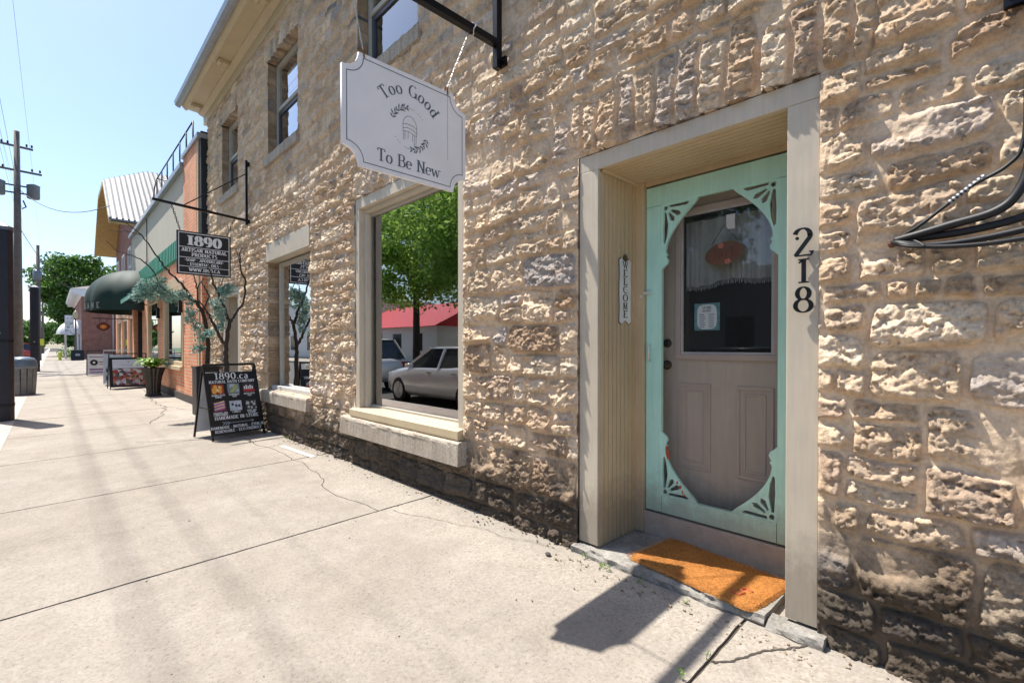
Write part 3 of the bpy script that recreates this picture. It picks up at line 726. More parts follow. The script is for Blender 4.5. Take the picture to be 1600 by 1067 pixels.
wf = MB(); panel_frame(wf, -1.419, -.881, 1.171, 2.039, DY + .006, .014, .012); wf.build('glazing_bead', M('pale_bead', (.5, .48, .46), .5), ed)
gp = MB(); gp.box(-1.43, -.87, DY + .012, DY + .016, 1.16, 2.05); gp.build('door_glass', GLASSD, ed)
kn = MB(); kn.tube([(-1.51, DY, 1.10), (-1.51, DY - .012, 1.10), (-1.51, DY - .014, 1.10), (-1.51, DY - .03, 1.10), (-1.51, DY - .045, 1.10), (-1.51, DY - .06, 1.10), (-1.51, DY - .066, 1.10)], [.03, .03, .012, .012, .026, .026, .014], 18)
kn.build('knob', M('oil_bronze', (.06, .045, .03), .3, .8), ed, True)
db = MB(); db.tube([(-1.51, DY, 1.24), (-1.51, DY - .014, 1.24), (-1.51, DY - .018, 1.24)], [.028, .026, .018], 18); db.build('deadbolt', M('oil_bronze', (.06, .045, .03)), ed, True)
ej = MB(); ej.box(-1.66, -1.603, .48, .62, .18, 2.26); ej.box(-.697, -.64, .48, .62, .18, 2.26); ej.box(-1.603, -.697, .50, .62, 2.204, 2.26)
ej.build('inner_jamb', TAUPE, B)

# screen door with fretwork corners
sd = bpy.data.objects.new('screen_door', None); COL.objects.link(sd); sd.parent = B
SX0, SX1, SZ0, SZ1, SY = -1.588, -.720, .190, 2.214, .428
f_ = MB()
f_.box(SX0, SX0 + .105, SY, SY + .03, SZ0, SZ1 - .122); f_.box(SX1 - .105, SX1, SY, SY + .03, SZ0, SZ1 - .122)
f_.box(SX0, SX1, SY, SY + .03, SZ1 - .120, SZ1); f_.box(SX0 + .107, SX1 - .107, SY, SY + .03, SZ0, SZ0 + .105)
f_.build('screen_frame', MINT, sd, bev=.003)
IX0, IX1, IZ0, IZ1 = SX0 + .105, SX1 - .105, SZ0 + .105, SZ1 - .120
def fret(sx, sz, depth=.018):
    """corner bracket in local coords: corner at 0,0, running +x and +y"""
    W_, H_ = .222, .400
    hx, hz = (IX1 - IX0) / 2, (IZ1 - IZ0) / 2
    out = [(0, 0), (W_ + .012, 0), (W_ - .006, .022), (W_ - .016, .03)]
    a, b = hx - .035, hz + .025
    for k in range(15):
        y = .032 + (H_ - .105 - .032) * k / 14
        u = (y - .032) / (H_ - .137); out.append((.026 + (W_ - .042) * max(0.0, 1 - u) ** 1.8, y))
    x_ = out[-1][0]
    out += [(x_ + .004, H_ - .098), (x_ + .012, H_ - .088), (x_ + .002, H_ - .078)] + [(.012 + .030 * math.cos(R(t)), H_ - .05 + .030 * math.sin(R(t))) for t in (25, -5, 40, 75)][1:] + [(.012, H_ - .012), (0, H_)]
    holes = []
    o = (.026, .026)
    # teardrop at the corner
    holes.append([(.014, .014), (.034, .014), (.040, .024), (.034, .036), (.024, .042), (.014, .036)])
    def slot(ang, r0, r1, w0, w1):
        c, s = math.cos(R(ang)), math.sin(R(ang)); P = []
        for r, wd in ((r0, w0), (r1 - w1 * .6, w1)):
            P.append((o[0] + c * r - s * wd / 2, o[1] + s * r + c * wd / 2))
        P.append((o[0] + c * r1, o[1] + s * r1))
        for r, wd in ((r1 - w1 * .6, w1), (r0, w0)): P.append((o[0] + c * r + s * wd / 2, o[1] + s * r - c * wd / 2))
        return P
    holes.append([(.046, .010), (.170, .012), (.176, .018), (.158, .031), (.05, .026)])
    holes += [slot(29, .036, .112, .012, .030), slot(59, .036, .104, .012, .030)]
    holes.append([(.014, .052), (.028, .050), (.042, .130), (.036, .195), (.022, .245), (.011, .235), (.009, .15)])
    holes.append([(.040, .052), (.047, .056), (.062, .13), (.052, .15), (.044, .14)]) if False else None
    holes = [h for h in holes if h]
    lo = [out] + holes
    me = curve_mesh([[(p[0] * sx, p[1] * sz) for p in l] for l in lo], depth)
    return me
for cx, cz, sx, sz, lab in ((IX0, IZ1, 1, -1, None), (IX1, IZ1, -1, -1, None), (IX0, IZ0, 1, 1, 'mint corner bracket with flaking paint showing red underneath'), (IX1, IZ0, -1, 1, None)):
    me = fret(sx, sz); xf(me, frame((cx, SY + .013, cz), (1, 0, 0), (0, 0, 1), (0, -1, 0)))
    o = obj('corner_bracket', me, sd, MINT)
    if lab:
        o['label'] = lab
        for (x, z, s_) in ((.035, .30, 1.2), (.040, .27, 1.5), (.046, .245, 1.1), (.105, .10, .8), (.125, .075, .9), (.14, .05, .8), (.15, .035, .6)):
            pts = [(x + .010 * s_ * math.cos(t) * random.uniform(.5, 1.1), z + .014 * s_ * math.sin(t) * random.uniform(.6, 1.2)) for t in [k * math.pi / 4 for k in range(8)]]
            rp = MB(); rp.prism([(cx + a, cz + b) for a, b in pts], 'y', SY + .0025, SY + .0055); rp.build('bare_patch', M('old_red_paint', (.50, .10, .03), .7, var=.4, scale=60), o)
sm_, t_, b_ = new_mat('insect_screen'); t_.nodes.remove(b_)
d1 = t_.nodes.new('ShaderNodeBsdfDiffuse'); d1.inputs[0].default_value = (.10, .10, .10, 1); tr = t_.nodes.new('ShaderNodeBsdfTransparent')
mx = t_.nodes.new('ShaderNodeMixShader'); mx.inputs[0].default_value = .08
t_.links.new(tr.outputs[0], mx.inputs[1]); t_.links.new(d1.outputs[0], mx.inputs[2]); t_.links.new(mx.outputs[0], t_.nodes['Material Output'].inputs[0])
s_ = MB(); s_.box(IX0, IX1, SY + .0265, SY + .0272, IZ0, IZ1); s_.build('insect_mesh', sm_, sd)
lt = MB(); lt.box(SX0 - .035, SX0 + .045, SY - .022, SY - .008, 1.545, 1.565); lt.box(SX0 - .03, SX0 - .008, SY - .014, SY - .001, 1.515, 1.56); lt.tube([(SX0 - .02, SY - .008, 1.535), (SX0 - .02, SY - .03, 1.535)], .01, 10)
lt.tube([(SX0 + .035, SY, 1.555), (SX0 + .035, SY - .024, 1.555)], .007, 10)
lt.build('latch', M('zinc_plate', (.75, .73, .68), .35, .5), sd, bev=.002)
hd = MB(); hd.tube([(SX0 + .03, SY, 1.23), (SX0 + .03, SY - .02, 1.225), (SX0 + .03, SY - .025, 1.18), (SX0 + .03, SY - .02, 1.135), (SX0 + .03, SY, 1.13)], .005, 8)
hd.build('handle', M('zinc_plate', (.75, .73, .68)), sd, True)

# ---- windows
def window(parent, x0, x1, z0, z1, yi, frame_mat, glass, fw_=.05, outer=None, mid=None, name='window', depth=.05):
    """a glazed frame set back in its opening; outer: a flat trim board round it"""
    e = bpy.data.objects.new(name, None); COL.objects.link(e); e.parent = parent
    m = MB()
    m.box(x0, x0 + fw_, yi, yi + depth, z0, z1); m.box(x1 - fw_, x1, yi, yi + depth, z0, z1)
    m.box(x0 + fw_, x1 - fw_, yi + .001, yi + depth, z1 - fw_, z1); m.box(x0 + fw_, x1 - fw_, yi + .001, yi + depth, z0, z0 + fw_)
    if mid: m.box(x0 + fw_, x1 - fw_, yi - .008, yi + depth, mid - .025, mid + .025)
    m.build('frame', frame_mat, e, bev=.003)
    p = MB(); p.box(x0 + fw_ * .6, x1 - fw_ * .6, yi + depth * .55, yi + depth * .55 + .006, z0 + fw_ * .6, z1 - fw_ * .6); p.build('pane', glass, e)
    return e
# big window
wb = window(B, -4.62, -2.95, .575, 2.60, .08, WINFR, GLASS, .045)
o_ = MB(); o_.box(-4.685, -4.60, -.02, .085, .58, 2.62); o_.box(-2.955, -2.888, -.02, .085, .58, 2.62); o_.box(-4.685, -2.888, -.02, .085, 2.621, 2.728)
o_.box(-4.60, -4.545, .03, .079, .58, 2.58); o_.box(-4.60, -2.955, .03, .079, 2.581, 2.620)
o_.build('window_surround', TRIM, wb, bev=.004)
ws = MB(); ws.prism([(-.085, .515), (-.085, .575), (-.05, .583), (.10, .600), (.10, .50), (-.075, .50)], 'x', -4.70, -2.875); ws.build('wood_sill', TRIM_OCH, wb, bev=.003)
def sill_stone(name, x0, x1, zb, zt, y0, parent):
    return rough_block(name, x0, x1, y0, .33, zb, zt, parent, SILLC, .007, int(-x0 * 3), .03)
sill_stone('stone_sill', -4.86, -2.84, .318, .497, -.115, B)
# small window
w2 = window(B, -7.36, -5.92, .60, 2.42, .10, WINFR, GLASS, .05)
l2 = MB(); l2.box(-7.50, -5.88, -.035, .33, 2.44, 2.70); l2.build('painted_lintel', TRIM, B, bev=.006)
s2 = MB(); s2.box(-7.46, -5.90, .02, .10, .595, .655); s2.build('wood_sill', WFRW, w2, bev=.004)
sill_stone('stone_sill', -7.66, -5.84, .43, .592, -.10, B)
# upper windows
for x0, x1 in ((-7.42, -6.26), (-10.0, -8.97), (-4.62, -3.50), (-1.7, -.6)):
    w_ = window(B, x0 + .01, x1 - .01, 3.96, 5.29 if x0 > -9 else 5.24, .09, WINFR, GLASSU, .065, mid=4.62)
    sb = MB(); sb.box(x0 + .075, x1 - .075, .085, .125, 4.0, 4.62 - .026); 
    k_ = MB(); panel_frame(k_, x0 + .075, x1 - .075, 4.025, 4.594, .12, .05, .02); k_.build('lower_sash', M('dark_sash', (.05, .055, .07), .4), w_)
    q_ = MB(); q_.box(x0 + .12, x1 - .12, .30, .31, 4.02, 5.2) if x0 > -5 else q_.box(x0 + .5, x1 - .12, .30, .31, 4.0, 4.5)
    q_.build('blind', M('pale_blind', (.55, .58, .62), .8), w_)
    sill_stone('upper_sill', x0 - .08, x1 + .06, 3.80, 3.948, -.07, B)
# far doorway
fd = bpy.data.objects.new('side_door', None); COL.objects.link(fd); fd.parent = B
m_ = MB(); m_.box(-10.0, -9.86, -.02, .05, 0, 2.235); m_.box(-9.03, -8.865, -.02, .05, 0, 2.235); m_.box(-9.86, -9.03, -.02, .05, 2.10, 2.235)
m_.box(-10.0, -9.88, .05, .33, 0, 2.2); m_.box(-8.99, -8.865, .05, .33, 0, 2.2); m_.box(-9.88, -8.99, .05, .33, 2.12, 2.2)
m_.build('surround', TRIM, fd, bev=.003)
m_ = MB(); m_.box(-9.88, -8.99, .30, .34, .02, 2.12); panel_frame(m_, -9.75, -9.12, .2, .95, .30); panel_frame(m_, -9.75, -9.12, 1.1, 2.0, .30); m_.build('door_leaf', M('tan_door', (.33, .265, .20), .5), fd)

# ================================================================== GROUND
def gsheet(name, x0, x1, ys, mat, step=None):
    """strip of ground: ys = [(y, z)...] cross-section"""
    m = MB(); xs = [x0, x1] if not step else list(np.arange(x0, x1 + step * .5, step))
    v = [(x, y, z) for x in xs for y, z in ys]; n = len(ys)
    f = [(i * n + k, (i + 1) * n + k, (i + 1) * n + k + 1, i * n + k + 1) for i in range(len(xs) - 1) for k in range(n - 1)]
    m.add(v, f); return struct(m.build(name, mat))
ASPH = M('asphalt', (.055, .054, .052), .9, var=.2, scale=3, bmp=.4, bdist=.004)
gsheet('ground', -900, 500, [(900, -.26), (-900, -.26)], M('dry_ground', (.20, .19, .15), .95))
gsheet('road', -400, 60, [(-3.47, -.235), (-8.2, -.17), (-13.0, -.235)], ASPH)
gsheet('kerb', -400, 60, [(-3.30, -.0825), (-3.45, -.088), (-3.475, -.10), (-3.478, -.25)], M('kerb_concrete', (.42, .39, .35), .9))
gsheet('boulevard_strip', -400, 60, [(-2.752, -.0685), (-3.298, -.0825)], M('pink_pavers', (.43, .36, .31), .9, var=.15, scale=3, bmp=.3))
gsheet('joint_dirt', -400, 60, [(.35, -.001), (-2.76, -.079)], M('joint_dirt', (.055, .045, .035), .95))
gsheet('far_sidewalk', -400, 60, [(-13.0, -.235), (-13.02, -.1), (-17.0, -.05)], CONC)
gsheet('far_lawn', -400, 60, [(-17.0, -.06), (-60, .1)], M('lawn', (.05, .09, .025), .95, var=.4, scale=2))
# slabs of the sidewalk, each with ragged edges; a long crack divides the strip along the wall
def crack_y(x): return -.50 - .10 * math.sin(x * 1.3) + float(fbm(np.array(x * 2.0), np.array(.5), 4, 77)) * .14
slab = MB()
def slab_poly(x0, x1, ya, yb, dz=0.0, n=26):
    """ya: near-wall edge (callable or value), yb: street edge. thickness modelled at the joint"""
    g = .0065
    A = []; Bp = []
    for k in range(n + 1):
        x = x0 + g + (x1 - x0 - 2 * g) * k / n
        A.append((x, ya(x) - .004 if callable(ya) else ya)); Bp.append((x, yb(x) + .004 if callable(yb) else yb))
    def edge(x, y0_, y1_, s):
        out = []
        for k in range(1, 60):
            y = y0_ + (y1_ - y0_) * k / 60
            out.append((x + s * (abs(float(fbm(np.array(y * 9.0), np.array(x0), 4, 9))) * .010 + .0), y))
        return out
    poly = Bp + edge(x1 - g, Bp[-1][1], A[-1][1], -1) + A[::-1] + edge(x0 + g, A[0][1], Bp[0][1], 1)
    v = [(x, y, .025 * min(y, 0) + dz) for x, y in poly]; m = len(v)
    v += [(x, y, z - .03) for x, y, z in v]
    slab.add(v, [tuple(range(m))] + [(k, m + k, m + (k + 1) % m, (k + 1) % m) for k in range(m)])
js = [4.0, 1.5, -.80, -3.26, -5.36, -7.50, -9.62, -11.75, -13.9, -16.0, -18.2, -20.4, -22.6, -25, -28, -31, -34.5, -38, -42, -47, -52, -60, -70, -85, -110, -150]
for k in range(len(js) - 1):
    x1, x0 = js[k], js[k + 1]
    if x0 > -10 and x1 < -3:
        slab_poly(x0, x1, .20, crack_y, .001 * (k % 3)); slab_poly(x0, x1, crack_y, -2.75, 0)
    else: slab_poly(x0, x1, .20, -2.75, .001 * (k % 2), 8)
o = slab.build('sidewalk', CONC, fix=False); struct(o)
# stray cracks: thin dark grooves filled with dirt
ck = MB()
def crack(p, q, wd=.006, seed=1, jit=.05):
    n = 34; pts = []
    for k in range(n + 1):
        f = k / n; x = p[0] + (q[0] - p[0]) * f; y = p[1] + (q[1] - p[1]) * f
        o_ = float(fbm(np.array(f * 7.0), np.array(seed * 1.7), 4, seed)) * jit * math.sin(math.pi * f) ** .5
        d_ = Vector((q[0] - p[0], q[1] - p[1])).normalized(); pts.append((x - d_.y * o_, y + d_.x * o_, wd * (.4 + .9 * abs(math.sin(k * 1.9 + seed)))))
    for a, b in zip(pts[:-1], pts[1:]):
        d_ = Vector((b[0] - a[0], b[1] - a[1])).normalized(); nn = Vector((-d_.y, d_.x))
        P = [(a[0] + nn.x * a[2] / 2, a[1] + nn.y * a[2] / 2), (a[0] - nn.x * a[2] / 2, a[1] - nn.y * a[2] / 2), (b[0] - nn.x * b[2] / 2, b[1] - nn.y * b[2] / 2), (b[0] + nn.x * b[2] / 2, b[1] + nn.y * b[2] / 2)]
        ck.add([(x, y, .025 * min(y, 0) + .0022 + .0015) for x, y in P], [(0, 1, 2, 3)])
crack((-3.2, -.45), (-1.9, -.10), .003, 3, .06); crack((-19.6, -.3), (-14, -.62), .014, 4, .12); crack((-14, -.62), (-11.4, -.67), .014, 5, .15); crack((-11.4, -.67), (-9.6, -1.15), .012, 6, .1)
crack((-7.2, -.55), (-7.9, -1.5), .009, 7, .12); crack((-11.5, -.5), (-10.0, -.2), .01, 8, .1); crack((-6.2, -.60), (-6.4, -.05), .006, 9, .05); crack((-.78, -.45), (-.55, -.06), .010, 12, .04)
struct(ck.build('pavement_crack', M('crack_dirt', (.06, .05, .04), .95), fix=False))
pm = MB(); pm.add([(x, y, .025 * y + .006) for x, y in ((-6.17, -.235), (-5.30, -.19), (-5.30, -.245), (-6.17, -.29))], [(0, 1, 2, 3)])
struct(pm.build('paint_mark', M('worn_white_paint', (.62, .60, .55), .8, var=.25, scale=25), fix=False))

# ================================================================== THINGS ON AND BY THE STONE WALL
def V3(*a): return Vector(a)
# ---- big white hanging sign and its bracket
def bracket(name, label, x, ztop, zbot, zarm, yout, th, tilt=0.0, stay=False):
    e = empty(name, label, 'sign bracket', (x, -.06, zbot))
    p = MB(); p.box(-th / 2, th / 2, -th, 0, 0, ztop - zbot); p.build('wall_bar', BLACK, e, bev=.003)
    a = MB(); a.bar((0, -th, zarm - zbot), (0, yout + .06, zarm - zbot + tilt), th, th); a.build('arm', BLACK, e, bev=.003)
    for dz in (.05, ztop - zbot - .06):
        b = MB(); b.box(-th * .9, th * 1.2, -.002, .02, dz - .03, dz + .03); b.tube([(th * .9, -.0, dz), (th * .9, -.016, dz)], .011, 6); b.build('fixing_plate', BLACK, e)
    if stay:
        s = MB(); s.tube([(0, -.02, .80), (0, yout + .06 + .38, zarm - zbot + tilt * .7 + .02)], .008, 6); s.build('stay_rod', BLACK, e)
    return e
bracket('sign_bracket', 'black square-tube bracket fixed above the white hanging sign', -2.43, 4.0, 3.115, 3.285, -1.42, .046)
def twisted(mb, p, q, r=.0028, tw=34, n=80):
    p, q = Vector(p), Vector(q); d = (q - p).normalized(); a = d.cross(Vector((1, 0, 0))).normalized(); b = d.cross(a)
    for ph in (0, math.pi):
        mb.tube([p.lerp(q, k / n) + (a * math.cos(k / n * tw + ph) + b * math.sin(k / n * tw + ph)) * r * .9 for k in range(n + 1)], r * .75, 5)
def chain(mb, p, q, link=.042, r=.0042):
    p, q = Vector(p), Vector(q); L = (q - p).length; n = max(2, int(L / (link * .74))); d = (q - p).normalized(); a = d.cross(Vector((1, 0, 0))).normalized(); b = d.cross(a)
    for k in range(n):
        c = p.lerp(q, (k + .5) / n); s = a if k % 2 else b
        pts = [c + d * (link * .5) * math.cos(t) + s * (link * .27) * math.sin(t) for t in [j * math.pi / 5 for j in range(11)]]
        mb.tube(pts, r, 5, False)
S = empty('hanging_sign', 'large white sign with scooped corners, chair drawing and the words Too Good To Be New', 'sign', (-2.43, -.78, 2.495))
HW, HH, NR = .410, .305, .095
def notched(ins=0.0):
    w_, h_, r_ = HW - ins, HH - ins, NR
    P = []
    for cx, cy, a0 in ((-1, -1, 90), (1, -1, 180), (1, 1, 270), (-1, 1, 360)):
        for t in range(13):
            a = R(a0 - 90 * t / 12.0); P.append((cx * w_ + r_ * math.cos(a) * (1 if True else 1), cy * h_ + r_ * math.sin(a)))
    return P
def notched2(ins):
    w_, h_ = HW - ins, HH - ins; r_ = NR; P = []
    for cx, cy, a0, a1 in ((-1, -1, 90, 0), (1, -1, 180, 90), (1, 1, 270, 180), (-1, 1, 360, 270)):
        for t in range(13):
            a = R(a0 + (a1 - a0) * t / 12); P.append((cx * w_ + r_ * math.cos(a), cy * h_ + r_ * math.sin(a)))
    # little square nicks where the scoops meet the straight edges
    return P
me = curve_mesh([notched2(0)], .018); xf(me, frame((0, 0, 0), (0, 1, 0), (0, 0, 1), (1, 0, 0))); obj('board', me, S, SIGNW)
b_ = MB(); o_ = notched2(.026); line2(b_, o_ + [o_[0]], .0045); place_flat(b_, 'border_line', SLATE, S, (.0102, 0, 0), (0, 1, 0), (0, 0, 1))
b_ = MB(); arc_text(b_, 'Too Good', .068, 0, -.025, .205, R(90), .165, .045, .09); serif_text(b_, 'To Be New', .068, .0, -.245, .165, .045, .09)
place_flat(b_, 'lettering', SLATE, S, (.0102, 0, 0), (0, 1, 0), (0, 0, 1))
b_ = MB(); L_ = .0026
line2(b_, [(-.046, .012)] + [( -.046 + .092 * t, .012 + .05 * math.sin(math.pi * min(1, t * 1.0)) ** .55) for t in [k / 14 for k in range(1, 14)]] + [(.046, .008)], L_)
line2(b_, [(-.046, .012), (-.046, -.032)], L_); line2(b_, [(.046, .008), (.046, -.04)], L_)
line2(b_, [(-.046, .006), (-.02, .014), (.02, .012), (.046, .0)], L_); line2(b_, [(-.046, -.018), (-.018, -.008), (.02, -.012), (.046, -.026)], L_); line2(b_, [(-.046, -.034), (-.01, -.028), (.046, -.044)], L_)
for x, z0, z1 in ((-.041, -.034, -.082), (-.032, -.03, -.080), (-.012, -.03, -.072), (.018, -.036, -.078), (.030, -.04, -.098), (.042, -.044, -.100)): line2(b_, [(x, z0), (x - .001, z1)], L_)
place_flat(b_, 'chair_drawing', SLATE, S, (.0102, 0, 0), (0, 1, 0), (0, 0, 1))
b_ = MB(); RW = .118
for a0, a1, dirn in ((165, 75, 1), (-15, -110, 1)):
    line2(b_, [(RW * math.cos(R(a0 + (a1 - a0) * k / 16)), -.01 + RW * math.sin(R(a0 + (a1 - a0) * k / 16))) for k in range(17)], .0018)
    for k in range(8):
        a = R(a0 + (a1 - a0) * k / 10); x, y = RW * math.cos(a), -.01 + RW * math.sin(a)
        for s in (-1, 1):
            th = a - math.pi / 2 + s * .75 + .2 * math.sin(k * 2.3); l = .030 + .006 * math.sin(k * 1.7); cx_, cy_ = x + math.cos(th) * l / 2, y + math.sin(th) * l / 2
            ux, uy = math.cos(th), math.sin(th)
            b_.add([(cx_ - ux * l / 2, cy_ - uy * l / 2, 3e-5), (cx_ - uy * .0048, cy_ + ux * .0048, 3e-5), (cx_ + ux * l / 2, cy_ + uy * l / 2, 3e-5), (cx_ + uy * .0048, cy_ - ux * .0048, 3e-5)], [(0, 3, 2, 1)])
    for k in range(3):
        a = R(a1 - 14 - k * 9); x, y = RW * math.cos(a), -.01 + RW * math.sin(a); line2(b_, [(x - .0015, y), (x + .0015, y)], .0035)
place_flat(b_, 'leaf_wreath', SLATE, S, (.0102, 0, 0), (0, 1, 0), (0, 0, 1))
for y, py, pz in ((-.285, -.385, .79), (.27, .455, .775)):
    c = MB(); twisted(c, (0, y, .33), (0, py, pz)); c.build('hanging_wire', GALV, S, True)
    c = MB(); c.tube([(.012, y, .285), (.012, y - .004, .325), (0, y - .004, .342), (-.012, y - .004, .325), (-.012, y, .285)], .0045, 6); c.build('rusty_hook', RUST, S)
c = MB(); c.tube([(0 + .032 * math.cos(t), .475 + .01 * math.sin(t * 3), .79 + .034 * math.sin(t)) for t in [k * math.pi / 8 for k in range(17)]], .0045, 5, False); c.build('wire_loop', GALV, S, True)
s_ = MB(); s_.box(.0094, .0098, .268, .272, -.12, .28); s_.build('rust_streak', M('rust_streak', (.50, .45, .38), .6), S)

# ---- black 1890 sign further along
bracket('sign_bracket', 'thin black iron bracket with stay rod above the black 1890 sign', -8.29, 4.13, 3.12, 3.19, -1.27, .034, .09, True)
T = empty('hanging_sign', 'small black sign with white lettering 1890 hanging over the trees', 'sign', (-8.29, -.645, 2.58))
hw, hh = .345, .315
m_ = MB(); m_.box(-.012, .012, -hw, hw, -hh, hh); m_.build('board', BLACKP, T, bev=.003)
b_ = MB(); z0 = .285
line2(b_, [(-.32, -.29), (.32, -.29), (.32, .29), (-.32, .29), (-.32, -.29)], .010)
for z in (.085, -.065, -.195): line2(b_, [(-.32, z), (.32, z)], .008)
place_flat(b_, 'border_line', WHITE, T, (.0125, 0, 0), (0, 1, 0), (0, 0, 1))
b_ = MB()
serif_text(b_, '1890', .135, 0, .118, .32, .07, .16, 1.1); serif_text(b_, 'ARTISAN NATURAL', .047, 0, .022, .24, .10, .16); serif_text(b_, 'PRODUCTS', .047, 0, -.043, .24, .10, .16)
serif_text(b_, '*SOAP * APOTHECARY*', .036, 0, -.118, .25, .12, .12); serif_text(b_, '* ESSENTIAL OILS *', .036, 0, -.175, .25, .12, .14); serif_text(b_, 'WWW.1890.CA', .046, 0, -.262, .24, .11, .10)
place_flat(b_, 'lettering', WHITE, T, (.0126, 0, 0), (0, 1, 0), (0, 0, 1))
for y, py, pz in ((-.30, -.40, .66), (.29, .40, .60)):
    c = MB(); chain(c, (0, y, .315), (0, py, pz)); c.build('chain', BLACK, T, True)

# ---- house numbers
DIG = M('black_digit', (.010, .010, .011), .3, .3)
def digit(ch, x, z, h):
    e = MB()
    _, polys = glyph(ch, .15, .05, ch != '2')
    for k, p in enumerate(polys): e.prism([((a - G[ch][0] / 2) * h * 1.12, (b - .5) * h) for a, b in p], 'y', -.006 - (k % 3) * .0005, .0)
    for a, b in ({'2': [(.13, .66), (.52, .74)], '8': [], '1': []}[ch]):
        e.tube([((a - .31) * h, -.006, (b - .5) * h), ((a - .31) * h, .0, (b - .5) * h)], .007, 10)
    o = e.build('house_number', DIG, loc=(x, -.022, z))
    return tag(o, {'2': 'black metal digit 2, topmost on the right door jamb', '1': 'black metal digit 1 between the 2 and the 8', '8': 'black metal digit 8, lowest on the right door jamb'}[ch], 'house number')
digit('2', -.593, 1.655, .115); digit('1', -.590, 1.535, .100); digit('8', -.590, 1.415, .104)

# ---- welcome plate on the left reveal (faces along the street)
W = empty('welcome_sign', 'narrow white enamel plate reading WELCOME downwards on the left door reveal', 'sign', (-1.645, .272, 1.56))
pl = []
for x, z in ((-.052, -.19), (-.030, -.203), (-.018, -.19), (0, -.180), (.018, -.19), (.030, -.203), (.052, -.19), (.048, -.10), (.052, 0), (.048, .1), (.052, .19), (.034, .203), (.018, .19), (0, .186), (-.018, .19), (-.034, .203), (-.052, .19), (-.048, .1), (-.052, 0), (-.048, -.1)): pl.append((x, z))
pl = [(a * 1.22, b) for a, b in pl]
me = curve_mesh([pl], .004); xf(me, frame((.002, 0, 0), (0, 1, 0), (0, 0, 1), (1, 0, 0))); obj('plate', me, W, M('enamel_white', (.74, .74, .72), .3))
me = curve_mesh([[(a * 1.07, b * 1.02) for a, b in pl]], .003); xf(me, frame((0, 0, 0), (0, 1, 0), (0, 0, 1), (1, 0, 0))); obj('rim', me, W, BLACKP)
b_ = MB()
for k, ch in enumerate('WELCOME'): serif_text(b_, ch, .043, 0, .140 - k * .0505, .19, .07, .1, 1.5 if ch not in 'WM' else 1.15)
place_flat(b_, 'lettering', BLACKP, W, (.0046, 0, 0), (0, 1, 0), (0, 0, 1))
k_ = MB(); k_.lathe([(.0, 0), (.022, 0), (.024, .004), (.012, .008), (.004, .009)], (0, 0, 0), 12); me = k_.mesh('hanger', M('tarnished_brass', (.16, .13, .07), .4, .6)); xf(me, frame((.003, 0, .205), (0, 1, 0), (0, 0, 1), (1, 0, 0))); obj('hanger', me, W)

# ---- things in the door glass
cm, t_, b2 = new_mat('linen_cafe_curtain')
n_ = nz(t_, 14, 5, .7, sc=(1, 1, .25)); n2_ = nz(t_, 300, 2, .5)
c_ = ramp(t_, n_.outputs[0], [(.3, (.60, .55, .47)), (.7, (.85, .80, .70))]).outputs[0]
t_.links.new(c_, b2.inputs['Base Color']); b2.inputs['Roughness'].default_value = .95; bump(t_, b2, n2_.outputs[0], .3, .001)
c = MB(); nxx, nzz = 90, 14
vv = []
for i in range(nxx + 1):
    for j in range(nzz + 1):
        u = i / nxx; zt = 2.0 - .40 * j / nzz - .012 * math.sin(u * 9) * j / nzz - .022 * u * j / nzz * -1
        vv.append((-1.415 + .53 * u, DY + .06 + .010 * math.sin(u * 46 + math.sin(u * 9) * 2) * (.5 + j / nzz), zt))
c.add(vv, [(i * (nzz + 1) + j, (i + 1) * (nzz + 1) + j, (i + 1) * (nzz + 1) + j + 1, i * (nzz + 1) + j + 1) for i in range(nxx) for j in range(nzz)])
CU = empty('cafe_curtain', 'short beige linen curtain with fringe behind the shop door glass', 'curtain', (0, 0, 0))
c.build('cloth', cm, CU, True, fix=False)
c = MB()
for i in range(88):
    u = (i + .5) / 88; z = 1.60 + .022 * u - .012 * math.sin(u * 9)
    c.bar((-1.415 + .53 * u, DY + .06, z), (-1.415 + .53 * u + random.uniform(-.004, .004), DY + .06, z - random.uniform(.020, .032)), .0032, .002)
c.build('fringe', M('fringe_thread', (.8, .75, .66), .9), CU)
c = MB(); c.tube([(-1.43, DY + .06, 2.003), (-.88, DY + .06, 2.003)], .006, 8); c.build('rod', M('dark_rod', (.1, .09, .08), .5), CU)
OV = empty('oval_door_sign', 'oval brown wooden plaque with painted flowers hanging on a cord in the door glass', 'sign', (-1.148, DY - .012, 1.762))
c = MB(); c.prism([(.108 * math.cos(t), .066 * math.sin(t) + .012 * math.cos(t) * .8) for t in [k * math.pi / 18 for k in range(36)]], 'y', -.006, .006); c.build('plaque', M('stained_wood', (.16, .06, .028), .45, var=.3), OV, bev=.002)
c = MB(); c.tube([(.11 * math.cos(t), -.007, .068 * math.sin(t) + .012 * math.cos(t) * .8) for t in [k * math.pi / 18 for k in range(37)]], .0028, 5); c.build('painted_rim', M('olive_rim', (.16, .17, .06), .6), OV)
c = MB(); c.tube([(-.075, -.004, .058), (0, -.004, .165), (.075, -.004, .068)], .0022, 5); c.build('cord', M('cord', (.05, .03, .02), .8), OV)
for fx, fz in ((-.018, .048), (.022, -.048)):
    f = MB()
    for k in range(5):
        a = k * 2 * math.pi / 5; f.prism([(fx + .011 * math.cos(a) + .0085 * math.cos(t), fz + .010 * math.sin(a) + .007 * math.sin(t)) for t in [j * math.pi / 4 for j in range(8)]], 'y', -.0085 - k * .0003, -.0062)
    f.build('painted_flower', M('rose_pink', (.55, .18, .12), .6, var=.3, scale=90), OV)
c = MB(); 
